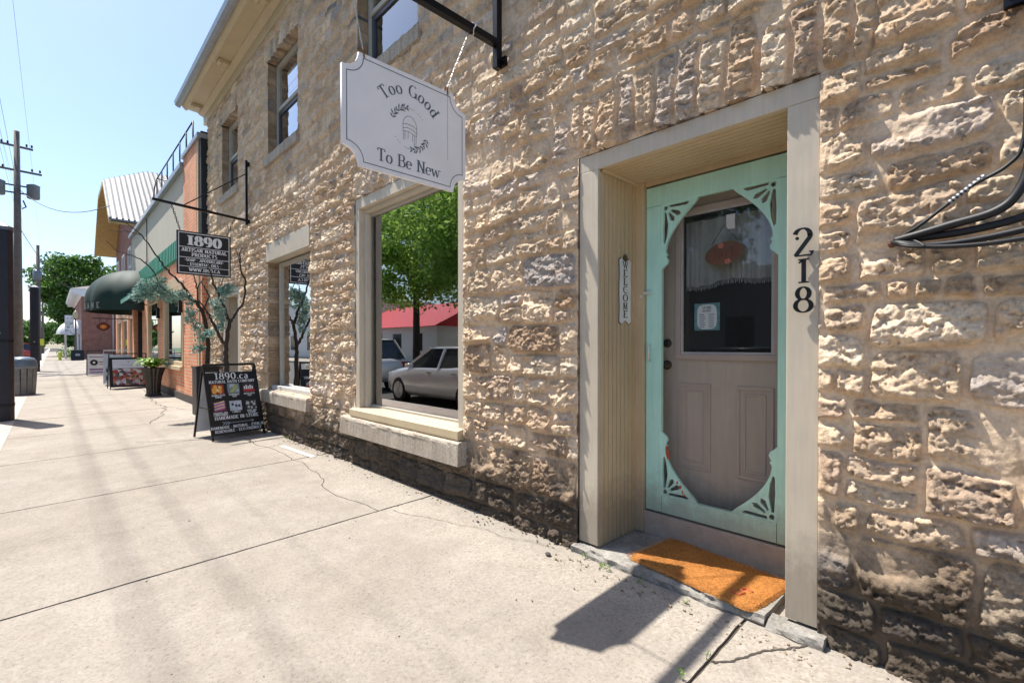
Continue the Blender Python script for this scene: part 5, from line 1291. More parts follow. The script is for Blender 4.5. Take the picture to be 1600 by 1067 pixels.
m = MB(); m.box(-22.5, -11.1, FY - .04, FY - .002, 0, .16); m.build('plinth', M('dark_plinth', (.06, .05, .045), .8), SHP)
m = MB(); m.box(-22.5, -12.75, FY - .005, .3, 3.70, 5.18); m.build('stucco_wall', STUC, SHP)
m = MB(); m.box(-22.5, -11.12, FY, 10, 3.24, 3.25); m.box(-22.5, -11.3, 10, 10.2, 0, 5.2); m.box(-22.5, -11.3, .3, 10, 5.12, 5.16); m.box(-22.5, -22.3, .3, 10, 0, 5.12); m.build('shell', M('roof_felt', (.12, .12, .12), .9), SHP)
m = MB(); m.box(-22.5, -12.70, FY - .10, .32, 5.182, 5.30); m.box(-12.75, -11.12, FY - .07, .32, 5.362, 5.46); m.build('parapet_cap', GREYC, SHP, bev=.01)
m = MB()
x = -22.5
while x < -12.76: m.box(x, x + .09, FY - .06, FY - .012, 3.26, 3.70); x += .22
m.box(-22.5, -12.75, FY - .012, .0, 3.245, 3.70); m.build('green_siding', GRN, SHP)
m = MB(); m.prism([(FY, 3.0), (-.78, 2.60), (-.78, 2.50), (-.77, 2.50), (-.76, 2.585), (FY, 2.97)], 'x', -18.6, -15.1)
x = -18.58
while x < -15.1: m.bar((x, FY, 3.01), (x, -.78, 2.61), .02, .03); x += .3
m.build('green_canopy', M('teal_green_canopy', (.10, .30, .24), .5, .1), SHP)
for x in (-18.5, -15.2):
    m = MB(); m.bar((x, FY, 2.5), (x, -.74, 2.56), .03, .03); m.bar((x, FY, 2.95), (x, -.74, 2.56), .025, .025); m.build('canopy_bracket', BLACK, SHP)
def shop_window(x0, x1, z0=.86, z1=2.62):
    e = bpy.data.objects.new('shop_window', None); COL.objects.link(e); e.parent = SHP
    m = MB(); t = .24
    m.box(x0, x0 + t, FY - .02, .1, z0 - .10, z1); m.box(x1 - .10, x1, FY - .02, .1, z0 - .10, z1); m.box(x0 + t, x1 - .10, FY - .02, .1, z1 - .14, z1); m.build('frame', TAN, e, bev=.01)
    m = MB(); m.box(x0 + .02, x1 - .02, FY - .07, .1, z0 - .2, z0 - .102); m.box(x0 + t, x1 - .10, FY - .01, .1, z0 - .10, z0); m.build('sill', TAN, e, bev=.008)
    m = MB(); m.box(x0 + t - .01, x1 - .09, FY + .03, FY + .038, z0 - .01, z1 - .13); m.build('pane', GL2, e)
shop_window(-15.62, -13.0); shop_window(-18.62, -16.42)
for a, b in ((-15.7, -12.95), (-18.7, -16.35)):
    m = MB(); n = 12
    P = [(a + (b - a) * k / n, 2.72 + .16 * math.sin(math.pi * k / n)) for k in range(n + 1)]
    m.prism(P + [(b, 2.622), (a, 2.622)], 'y', FY - .02, FY - .001); m.build('arched_lintel', TAN, SHP)
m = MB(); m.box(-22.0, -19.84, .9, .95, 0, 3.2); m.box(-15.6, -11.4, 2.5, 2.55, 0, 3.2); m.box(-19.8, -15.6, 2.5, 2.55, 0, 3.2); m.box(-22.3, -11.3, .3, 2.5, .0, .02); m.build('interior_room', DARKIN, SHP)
ew = bpy.data.objects.new('shop_entrance', None); COL.objects.link(ew); ew.parent = SHP
m = MB(); m.box(-22.02, -21.9, -.02, .3, 0, 2.62); m.box(-19.95, -19.82, -.02, .3, 0, 2.62); m.box(-22.02, -19.82, -.02, .3, 2.45, 2.62); m.box(-21.05, -20.95, .02, .045, 0.1, 2.45); m.build('frame', BLACKP, ew)
m = MB(); m.box(-21.9, -19.95, .05, .06, .1, 2.45); m.build('pane', GL2, ew)
m = MB(); m.box(-20.75, -20.1, .03, .045, 1.45, 2.1); m.build('poster', M('pale_poster', (.55, .56, .62), .6), ew)
for x in (-12.9, -16.0):
    m = MB(); m.box(x - .05, x + .05, FY - .12, FY - .035, 1.98, 2.02); m.box(x - .04, x + .04, FY - .11, FY - .04, 2.02, 2.22); m.prism([(FY - .13, 2.22), (FY - .03, 2.22), (FY - .075, 2.28)], 'x', x - .055, x + .055); m.build('wall_lantern', BLACK, SHP)
m = MB()
xs = [-12.85, -13.6, -14.4, -15.3, -16.2, -17.1, -18.0]
for x in xs: m.tube([(x, .05, 5.28), (x, .05, 6.32)], .017, 6)
m.tube([(-12.85, .05, 6.32), (-18.0, .05, 6.32), (-18.5, .05, 6.15), (-18.7, .05, 5.8), (-18.7, .05, 5.3)], .017, 6); m.tube([(-12.85, .05, 5.62), (-18.6, .05, 5.62)], .014, 6)
m.tube([(-18.0, .05, 6.32), (-18.0, .9, 6.32)], .017, 6)
m.build('roof_railing', BLACK, SHP, True)
m = MB(); m.tube([(-18.4, FY - .03, 3.72), (-18.4, FY - .03, 5.15)], .012, 6); m.tube([(-18.4, FY - .03, 3.80), (-18.0, FY - .12, 3.76), (-17.8, FY - .14, 3.68)], .014, 6); m.build('conduit', BLACK, SHP, True)
# green dome awning with lettering
AW = empty('dome_awning', 'dark green ribbed dome awning with pale letters on its valance over the shop entrance', 'awning', (-20.95, FY, 2.37))
m = MB(); A_, B_, H_ = 1.62, 1.32, 1.12; n1, n2 = 48, 14; vv = []
for i in range(n1 + 1):
    t = math.pi * i / n1
    rib = 1 + .05 * abs(math.sin(t * 5))
    for j in range(n2 + 1):
        p = math.pi / 2 * j / n2
        vv.append((A_ * math.cos(t) * math.cos(p) ** .9 * rib, -B_ * math.sin(t) * math.cos(p) ** .9 * rib, .32 + H_ * math.sin(p)))
m.add(vv, [(i * (n2 + 1) + j, (i + 1) * (n2 + 1) + j, (i + 1) * (n2 + 1) + j + 1, i * (n2 + 1) + j + 1) for i in range(n1) for j in range(n2)])
AWM = M('dark_green_canvas', (.006, .028, .021), .7, var=.15, scale=3)
m.build('dome', AWM, AW, True, fix=False)
m = MB(); vv = []
for i in range(n1 + 1):
    t = math.pi * i / n1; rib = 1 + .05 * abs(math.sin(t * 5)); zb = 0
    for z in (zb, .32): vv.append((A_ * math.cos(t) * rib, -B_ * math.sin(t) * rib, z))
m.add(vv, [(i * 2, (i + 1) * 2, (i + 1) * 2 + 1, i * 2 + 1) for i in range(n1)]); m.build('valance', AWM, AW, True, fix=False)
m = MB()
for k, ch in enumerate('LANE'):
    t = R(79 - k * 9.0); c = Vector((A_ * math.cos(t) * 1.06, -B_ * math.sin(t) * 1.06, .07)); tx_ = Vector((A_ * math.sin(t), B_ * math.cos(t), 0)).normalized()
    wd, polys = glyph(ch, .17, .07)
    for q, p in enumerate(polys): m.add([c + tx_ * (a - wd / 2) * .17 + Vector((0, 0, b * .17)) for a, b in p], [(0, 1, 2, 3)])
m.build('lettering', M('faded_cream_print', (.42, .44, .38), .7), AW, fix=False)

# ================================================================== GABLED BUILDING BEYOND
DB = brick_mat('dark_red_brick', (.26, .07, .04), (.32, .10, .06), (.30, .25, .22))
GB = empty('gabled_building', 'brick building with clipped gable and standing-seam metal roof beyond the cream stucco wall', 'building')
m = MB(); m.box(-29.8, -22.6, -.02, 8, 2.9, 5.8); m.prism([(-29.8, 5.8), (-22.6, 5.8), (-25.0, 7.6), (-27.4, 7.6)], 'y', -.02, 8); m.build('upper_wall', DB, GB)
m = MB()
for a, b in ((-23.3, -22.6), (-25.2, -24.6), (-27.6, -27.0), (-29.8, -29.2)): m.box(a, b, -.05, .4, 0, 2.9)
m.box(-29.2, -23.3, 3, 8, 0, 2.9); m.build('lower_wall', OB, GB)
for a, b in ((-24.6, -23.3), (-27.0, -25.2), (-29.2, -27.6)):
    e = bpy.data.objects.new('shop_window', None); COL.objects.link(e); e.parent = GB
    m = MB(); m.box(a, a + .14, -.03, .2, 0, 2.5); m.box(b - .14, b, -.03, .2, 0, 2.5); m.box(a + .14, b - .14, -.03, .2, 2.3, 2.5); m.box(a + .14, b - .14, -.03, .2, 0, .6); m.box(a, b, -.06, .2, 2.5, 2.9); m.build('frame', TAN, e)
    m = MB(); m.box(a + .13, b - .13, .01, .02, .6, 2.3); m.build('pane', GL2, e)
for x in (-28.6, -26.2, -23.9):
    e = bpy.data.objects.new('sash_window', None); COL.objects.link(e); e.parent = GB
    m = MB(); panel_frame(m, x - .45, x + .45, 3.6, 5.1, -.03, .09, .05); m.box(x - .36, x + .36, -.05, -.025, 4.32, 4.39); m.build('frame', WHITE, e)
    m = MB(); m.box(x - .37, x + .37, -.026, -.022, 3.68, 5.02); m.build('pane', M('dark_glass', (.03, .04, .05), .08), e)
    m = MB(); m.box(x - .5, x + .5, -.10, -.02, 3.5, 3.598); m.build('sill', WHITE, e)
m = MB(); m.box(-22.6 - .03, -22.52, .6, 1.5, 4.1, 5.3); m.build('side_window', WFRW, GB)
rp = [(-22.2, -.8, 5.79), (-24.9, -.8, 7.8), (-26.2, .75, 8.85), (-27.5, -.8, 7.75), (-30.2, -.8, 5.7), (-22.2, 9, 5.79), (-26.2, 9, 8.85), (-30.2, 9, 5.7)]
RM = M('grey_standing_seam', (.20, .205, .22), .45, .3, var=.05)
m = MB(); t = Vector((0, 0, .06))
for fc in ((0, 5, 6, 2, 1), (3, 2, 6, 7, 4), (1, 2, 3)):
    P = [Vector(rp[k]) for k in fc]; n = len(P); m.add([p - t for p in P] + [p for p in P], [tuple(range(n))[::-1], tuple(range(n, 2 * n))] + [(k, (k + 1) % n, n + (k + 1) % n, n + k) for k in range(n)])
m.build('metal_roof', RM, GB, fix=False)
m = MB(); y = -.75
while y < 6:
    # a seam every 16 cm down the slope
    k = (min(1, max(.0, (y + .8) / 1.55))); xt, zt = -24.9 + (-26.2 + 24.9) * k, 7.8 + (8.85 - 7.8) * k
    m.bar((-22.2, y, 5.80), (xt, y, zt + .01), .055, .07); y += .17
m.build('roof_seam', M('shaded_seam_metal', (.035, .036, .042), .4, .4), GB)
m = MB(); m.prism([(-30.2, 5.64), (-27.5, 7.69), (-24.9, 7.74), (-22.2, 5.73), (-22.2, 5.60), (-24.92, 7.60), (-27.48, 7.56), (-30.2, 5.50)], 'y', -.80, -.74)
m.prism([(-30.15, 5.60), (-27.5, 7.66), (-24.9, 7.70), (-22.25, 5.70), (-22.25, 5.62), (-24.92, 7.62), (-27.48, 7.58), (-30.15, 5.52)], 'y', -.74, 0)
m.prism([(-30.2, 5.50), (-30.2, 5.60), (-22.2, 5.70), (-22.2, 5.60)], 'y', -.78, -.03) if False else None
m.box(-22.6, -22.2, 0, 8, 5.62, 5.70)
m.build('soffit', M('ochre_soffit', (.50, .33, .12), .6), GB)
ES = empty('hanging_sign', 'eye-shaped dark red sign with orange ring hanging over the sidewalk below the green awning', 'sign', (-23.0, -.92, 1.94))
m = MB(); m.prism([(.20 * math.cos(t) * (1.0), .165 * math.sin(t) * (1 - .25 * abs(math.cos(t)))) for t in [k * math.pi / 14 for k in range(28)]], 'x', -.03, .03); m.build('plaque', M('dark_red_enamel', (.10, .02, .012), .4), ES)
m = MB(); m.prism([(.10 * math.cos(t), .085 * math.sin(t)) for t in [k * math.pi / 10 for k in range(20)]], 'x', .031, .038); m.build('orange_ring', M('orange_enamel', (.65, .17, .03), .4), ES)
m = MB(); m.prism([(.045 * math.cos(t), .03 * math.sin(t)) for t in [k * math.pi / 10 for k in range(20)]], 'x', .039, .044); m.build('centre_mark', M('yellow_enamel', (.7, .45, .15), .4), ES)
m = MB(); m.bar((0, -.30, .30), (0, .87, .30), .03, .03); m.tube([(0, -.1, .3), (0, -.1, .15)], .008, 6); m.tube([(0, .1, .3), (0, .1, .15)], .008, 6); m.build('bracket_arm', BLACK, ES)

# ================================================================== LOW BRICK BUILDING AT THE CORNER
LB = empty('corner_building', 'low dark red brick building with white cornice and a white dome awning down the street', 'building')
m = MB(); m.box(-78, -60, -.25, 9, 0, 6.0); m.build('brick_wall', DB, LB)
m = MB(); m.prism([(-.25, 5.85), (-1.0, 6.25), (-1.05, 6.45), (-1.0, 6.5), (9.6, 6.5), (9.6, 6.2), (9, 5.85)], 'x', -78.6, -59.4)
for k in range(26): m.box(-78.3 + k * .74, -78.1 + k * .74, -.9, -.3, 5.95, 6.1)
m.build('cornice', WHITE, LB)
m = MB(); m.add([(-78.6, -1.05, 6.52), (-59.4, -1.05, 6.52), (-59.4, 9.6, 6.52), (-78.6, 9.6, 6.52), (-73, 4.2, 8.3), (-65, 4.2, 8.3)], [(0, 1, 5, 4), (1, 2, 5), (2, 3, 4, 5), (3, 0, 4), (3, 2, 1, 0)]); m.build('hip_roof', M('grey_shingle', (.16, .15, .15), .9), LB)
m = MB(); n1, n2 = 30, 8; vv = []
for i in range(n1 + 1):
    t = math.pi * i / n1
    for j in range(n2 + 1):
        p = math.pi / 2 * j / n2; rib = 1 + .03 * abs(math.sin(t * 8)); vv.append((-62.2 + 1.8 * math.cos(t) * math.cos(p) * rib, -.25 - 1.7 * math.sin(t) * math.cos(p) * rib, 2.35 + 1.45 * math.sin(p)))
m.add(vv, [(i * (n2 + 1) + j, (i + 1) * (n2 + 1) + j, (i + 1) * (n2 + 1) + j + 1, i * (n2 + 1) + j + 1) for i in range(n1) for j in range(n2)])
m.build('white_awning', M('white_canvas', (.72, .72, .70), .7), LB, True, fix=False)
for x, y in ((-60.5, -.3), (-60.6, -.55), (-63.9, -.4), (-63.9, -1.3)):
    m = MB(); m.box(x - .10, x + .10, y - .08, y + .08, 0, 2.4); m.build('white_post', WHITE, LB)
m = MB(); m.box(-63.8, -60.8, -.40, -.26, .3, 2.3); m.build('shopfront', M('dark_glass', (.03, .04, .05)), LB)
m = MB(); panel_frame(m, -63.0, -61.2, .8, 2.2, -.41, .08, .06); m.box(-63, -61.2, -.45, -.41, 1.46, 1.54); m.box(-62.14, -62.06, -.45, -.41, .8, 2.2); m.build('window_bars', WHITE, LB)
m = MB(); m.tube([(-59.94, 2.0, 0), (-59.94, 2.0, 4.2), (-59.94, 1.7, 4.6), (-59.94, 1.7, 5.8)], .05, 8); m.build('downpipe', M('pale_pipe', (.55, .52, .5), .5), LB, True)

# ================================================================== TREES
LEAF_D = leaf_mat('maple_leaf', (.015, .070, .008), (.16, .30, .045), .35)
LEAF_L = leaf_mat('honey_locust_leaf', (.16, .34, .04), (.58, .76, .20), .55)
TRUNK = M('grey_bark', (.10, .08, .06), .9, var=.35, scale=6, bmp=.6)
def big_tree(loc, hgt, rad, zc, rz_, label, mat, nleaf=9000, L=.34, seed=1, group=None, clumps=46, trunk_r=.28):
    e = empty('street_tree', label, 'tree', loc, 0, group); rr = random.Random(seed); cl = []
    tr = []
    for k in range(clumps):
        while True:
            d = Vector((rr.uniform(-1, 1), rr.uniform(-1, 1), rr.uniform(-1, 1)))
            if .35 < d.length < 1: break
        s = rad * rr.uniform(.16, .34); c = (d.x * rad * .88, d.y * rad * .88, zc + d.z * rz_ * .88)
        cl.append((c, (s, s, s * .75), int(nleaf / clumps))); tr.append(c)
    leaf_mesh('crown', cl, mat, e, L, L * .62, seed=seed)
    m = MB(); P = [Vector((0, 0, -.1)), Vector((.05, .02, zc - rz_ * .9)), Vector((.0, .1, zc - rz_ * .4)), Vector((.1, 0, zc + rz_ * .3))]; m.tube(P, [trunk_r * 1.25, trunk_r, trunk_r * .75, trunk_r * .3], 10)
    for c in tr[::3]:
        b = Vector((0, 0, zc - rz_ * rr.uniform(.3, .9))); q = Vector(c); mid = b.lerp(q, .5) + Vector((0, 0, .3)); m.tube([b, mid, q], [trunk_r * .4, trunk_r * .22, trunk_r * .08], 6)
    m.build('trunk', TRUNK, e, True); return e
big_tree((-86, 0.3, 0), 14, 5.3, 8.8, 6.6, 'large dark green maple rising behind the low brick corner building', LEAF_D, 22000, .40, 3, None, 95, .4)
GT = 'trees far down the street'
big_tree((-108, 3.0, 0), 9, 4.0, 6.0, 4.2, 'dark tree beyond the large maple on the building side', LEAF_D, 5000, .6, 5, GT, 30)
big_tree((-170, -14.5, 0), 9, 5.0, 6.0, 4.5, 'tree far across the road showing left of the second utility pole', LEAF_D, 5000, .7, 6, GT, 30)
big_tree((-150, 3.5, 0), 9, 4.5, 5.0, 4.0, 'farthest tree on the building side, low on the horizon', LEAF_D, 4000, .7, 7, GT, 30)
big_tree((-230, -12, 0), 9, 7.0, 6.0, 5.0, 'distant tree across the road beyond the parked cars', LEAF_D, 4000, .9, 8, GT, 30)

big_tree((-330, -9, -1), 12, 13.0, 8.0, 7.0, 'farthest broad tree closing the end of the street', LEAF_D, 5000, 1.3, 18, GT, 40)
big_tree((-300, -28, -1), 12, 14.0, 8.0, 7.0, 'broad tree at the far end of the street, left of the road', LEAF_D, 5000, 1.3, 19, GT, 40)
big_tree((-240, 4.5, -1), 12, 7.0, 7.0, 6.0, 'tree at the far end of the sidewalk', LEAF_D, 4000, .9, 20, GT, 40)

# ================================================================== STREET FURNITURE
def bollard(loc, h, w_, label):
    e = empty('street_post', label, 'post', loc, 0, 'square black street posts at the kerb'); m = MB(); a = w_ / 2; c = a * .35
    oc = [(a - c, -a), (a, -a + c), (a, a - c), (a - c, a), (-a + c, a), (-a, a - c), (-a, -a + c), (-a + c, -a)]
    m.prism(oc, 'z', 0, h - .14); m.build('shaft', M('dark_painted_wood', (.006, .007, .016), .5, var=.4, scale=6, bmp=.3), e, bev=.008)
    m = MB(); m.prism([(x * 1.06, y * 1.06) for x, y in oc], 'z', h - .14, h - .08)
    v = [(x * 1.06, y * 1.06, h - .08) for x, y in oc] + [(0, 0, h + .02)]; m.add(v, [(k, (k + 1) % 8, 8) for k in range(8)]); m.build('cap', M('dull_lead_cap', (.13, .14, .17), .5, .4), e)
    for z in (1.36, .25):
        m = MB(); m.prism([(x * 1.05, y * 1.05) for x, y in oc], 'z', z, z + .055); m.build('band', BLACK, e, bev=.004)
    m = MB(); m.tube([(a, -.02, 1.52), (a + .03, -.02, 1.52)], .022, 8); m.build('bolt', GALV, e)
    return e
bollard((-12.12, -2.92, -.075), 3.44, .31, 'tall black street post at the left edge of the sidewalk')
b2_ = bollard((-34.6, -2.9, -.07), 4.4, .36, 'second black street post beside the yellow notice')
# litter bin
BN = empty('litter_bin', 'grey slatted litter bin with a dark lid at the kerb', 'bin', (-18.2, -2.86, -.075), R(8))
BN.scale = (.88, .88, .93)
m = MB(); n = 14
for k in range(n):
    a = 2 * math.pi * k / n; c, s = math.cos(a), math.sin(a)
    m.obox((c * .30, s * .30, .40), (.022, .118, .76), Matrix.Rotation(a, 3, 'Z') @ Matrix.Rotation(.06, 3, 'Y'))
m.build('slats', M('weathered_slat', (.20, .19, .18), .8, var=.25, scale=10), BN)
m = MB(); m.lathe([(.24, .03), (.26, .04), (.29, .74), (.27, .76)], (0, 0, 0), 20); m.build('liner', BLACKP, BN, True)
m = MB(); m.lathe([(.34, .79), (.345, .80), (.34, .86), (.32, .98), (.27, 1.05), (.15, 1.09), (.02, 1.10)], (0, 0, 0), 24); m.build('lid', M('blue_grey_lid', (.13, .17, .21), .3), BN, True)
m = MB(); m.lathe([(.325, .76), (.33, .765), (.33, .788), (.32, .79)], (0, 0, 0), 24); m.build('rim', M('pale_rim', (.45, .44, .42), .6), BN)
POLE = M('weathered_pole_wood', (.16, .135, .12), .9, var=.25, scale=5, bmp=.4)
TRF = M('transformer_grey', (.17, .19, .22), .5, .2)
def utility_pole(loc, h, label, full=True, r=.17):
    e = empty('utility_pole', label, 'utility pole', loc, 0, 'wooden utility poles along the kerb'); m = MB(); m.tube([(0, 0, 0), (0, 0, h * .5), (0, 0, h)], [r, r * .85, r * .6], 12); m.build('pole', POLE, e, True)
    if full:
        for z, w_, t in ((h - .70, .55, 0), (h - 1.85, .85, 0)):
            m = MB(); m.bar((0, -w_, z), (0, w_, z - .05), .07, .09); m.build('crossarm', POLE, e)
            for y in (-w_ * .92, -w_ * .55, w_ * .6, w_ * .92):
                m = MB(); m.lathe([(.02, 0), (.045, .03), (.03, .06), (.045, .09), (.02, .14)], (0, y, z + .03), 8); m.build('insulator', BLACKP, e)
        for y in (-.62, .55):
            m = MB(); m.lathe([(.20, 0), (.24, .04), (.24, .58), (.25, .60), (.25, .64), (.12, .70)], (.1, y, h - 3.15), 14); m.build('transformer', TRF, e, True)
        m = MB(); m.bar((0, -.62, h - 2.6), (0, .55, h - 2.6), .06, .06); m.bar((0, -.62, h - 2.95), (0, .55, h - 2.95), .06, .06); m.build('transformer_bracket', BLACK, e)
        m = MB(); m.tube([(.12, .20, h - 3.3), (.15, .3, h - 3.6), (.14, .16, h - 3.7)], .03, 6); m.build('jumper', BLACK, e, True)
    else:
        m = MB(); m.lathe([(.26, 0), (.30, .05), (.30, .8), (.2, .9)], (0, -.05, h - 3.2), 12); m.build('transformer', TRF, e, True)
        m = MB(); m.bar((0, -.35, h - 2.1), (0, .5, h - 2.1), .06, .08); m.build('crossarm', POLE, e)
    return e
utility_pole((-33, -3.43, -.08), 11.6, 'near wooden utility pole with two grey transformers rising behind the left street post')
utility_pole((-62, -3.15, -.08), 10.6, 'second utility pole with one transformer, left of the large maple', False, .2)
utility_pole((-120, -3.4, -.08), 10, 'third utility pole far down the street', False, .2)
YN = tag(MB().box(0, .02, -.22, .22, -.3, .3).build('notice_plate', M('yellow_notice', (.75, .72, .05), .6), loc=(-61.7, -3.0, 1.6)), 'small yellow notice plate fixed to the second utility pole', 'notice')
for k, (y, z0, sag, lb, r) in enumerate(((-4.55, 14.05, .12, 'thick black overhead cable, upper of the pair along the kerb', .0075), (-4.12, 14.00, .12, 'thick black overhead cable, lower of the pair along the kerb', .0085), (-3.9, 10.9, .3, 'thin overhead wire at the crossarm of the near utility pole', .003), (-2.9, 9.7, .3, 'thin overhead wire on the sidewalk side of the near utility pole', .003), (-3.43, 8.4, .3, 'thin overhead wire below the transformers', .003))):
    m = MB(); P = []
    xs = [30, 14, -2, -17, -33] if k > 1 else [30, 14, -2, -17, -33]
    for a in range(49):
        x = 30 - 63 * a / 48; P.append((x, y, z0 - sag * 4 * ((a % 24) / 24) * (1 - (a % 24) / 24)))
    for a in range(1, 25):
        x = -33 - 29 * a / 24; P.append((x, y, z0 - .02 * a - sag * 4 * (a / 24) * (1 - a / 24)))
    m.tube(P, r, 6); tag(m.build('overhead_wire', BLACKP, None, True), lb, 'overhead wire')
for p, q, lb in (((-33, -3.4, 8.8), (-22.2, -.8, 6.2), 'thin service wire running from the near pole to the gabled building'), ((-62, -3.1, 8.0), (-60.5, 1.0, 6.7), 'thin service wire running from the second pole to the corner building'), ((-33, -3.4, 7.0), (-60, -.9, 6.6), 'thin slack wire crossing in front of the large maple')):
    m = MB(); a, b = Vector(p), Vector(q); m.tube([a.lerp(b, k / 12) - Vector((0, 0, .6 * 4 * (k / 12) * (1 - k / 12))) for k in range(13)], .014, 5); tag(m.build('service_wire', BLACKP, None, True), lb, 'overhead wire')
# lamp post with banner
LP = empty('street_lamp', 'black street lamp post with a white banner before the white awning', 'street lamp', (-58, -.72, -.02))
m = MB(); m.tube([(0, 0, 0), (0, 0, .5), (0, 0, .52), (0, 0, 3.7)], [.12, .12, .06, .05], 10); m.build('post', BLACK, LP, True)
m = MB(); m.lathe([(.06, 3.7), (.16, 3.8), (.2, 4.1), (.1, 4.35), (.02, 4.45)], (0, 0, 0), 12); m.build('lantern', M('lantern_glass', (.5, .42, .25), .4), LP, True)
m = MB(); m.box(-.01, .01, -.72, -.12, 2.25, 4.0); m.build('banner', picture_mat('banner_print', [(0, (.5, .52, .55)), (.35, (.7, .72, .75)), (.6, (.3, .33, .38)), (.8, (.65, .66, .68))], 5), LP)
m = MB(); m.bar((0, -.75, 4.03), (0, 0, 4.03), .03, .03); m.bar((0, -.75, 2.22), (0, 0, 2.22), .03, .03); m.build('banner_arm', BLACK, LP)
e = empty('sandwich_board', 'small black sandwich board at the foot of the far lamp post', 'sandwich board', (-56, -.66, -.02), 0, 'sandwich boards along the shop fronts')
m = MB(); m.bar((0, 0, 0), (-.25, 0, .9), .85, .03, (1, 0, .3)); m.obox((-.12, 0, .45), (.04, .8, .85), Matrix.Rotation(-.25, 3, 'Y')); m.build('panel', BLACKP, e)
m = MB(); m.obox((-.09, 0, .5), (.01, .3, .2), Matrix.Rotation(-.25, 3, 'Y')); m.build('print', M('grey_print', (.3, .3, .32)), e)
HY = empty('hydrant', 'yellow fire hydrant beside the far lamp post', 'hydrant', (-60, -1.75, -.04)); m = MB(); m.lathe([(.16, 0), (.16, .05), (.11, .07), (.11, .55), (.15, .58), (.13, .68), (.05, .76), (.03, .8)], (0, 0, 0), 12); m.tube([(0, -.2, .45), (0, .2, .45)], .05, 8); m.build('body', M('yellow_green_paint', (.55, .65, .08), .5), HY, True)
def bush(loc, s, lb, seed): 
    e = empty('bush', lb, 'bush', loc, 0, 'low bushes by the white awning'); leaf_mesh('foliage', [((0, 0, s * .45), (s * .6, s * .6, s * .45), 500)], LEAF_D, e, .12, .08, seed=seed)
    m = MB(); m.tube([(0, 0, 0), (0, 0, s * .5)], .03, 6); m.build('stem', TRUNK, e)
bush((-59.3, -.75, 0), 1.0, 'round green bush in front of the white awning posts', 3); bush((-66, -1.2, 0), 1.3, 'second bush farther along past the white awning', 4)

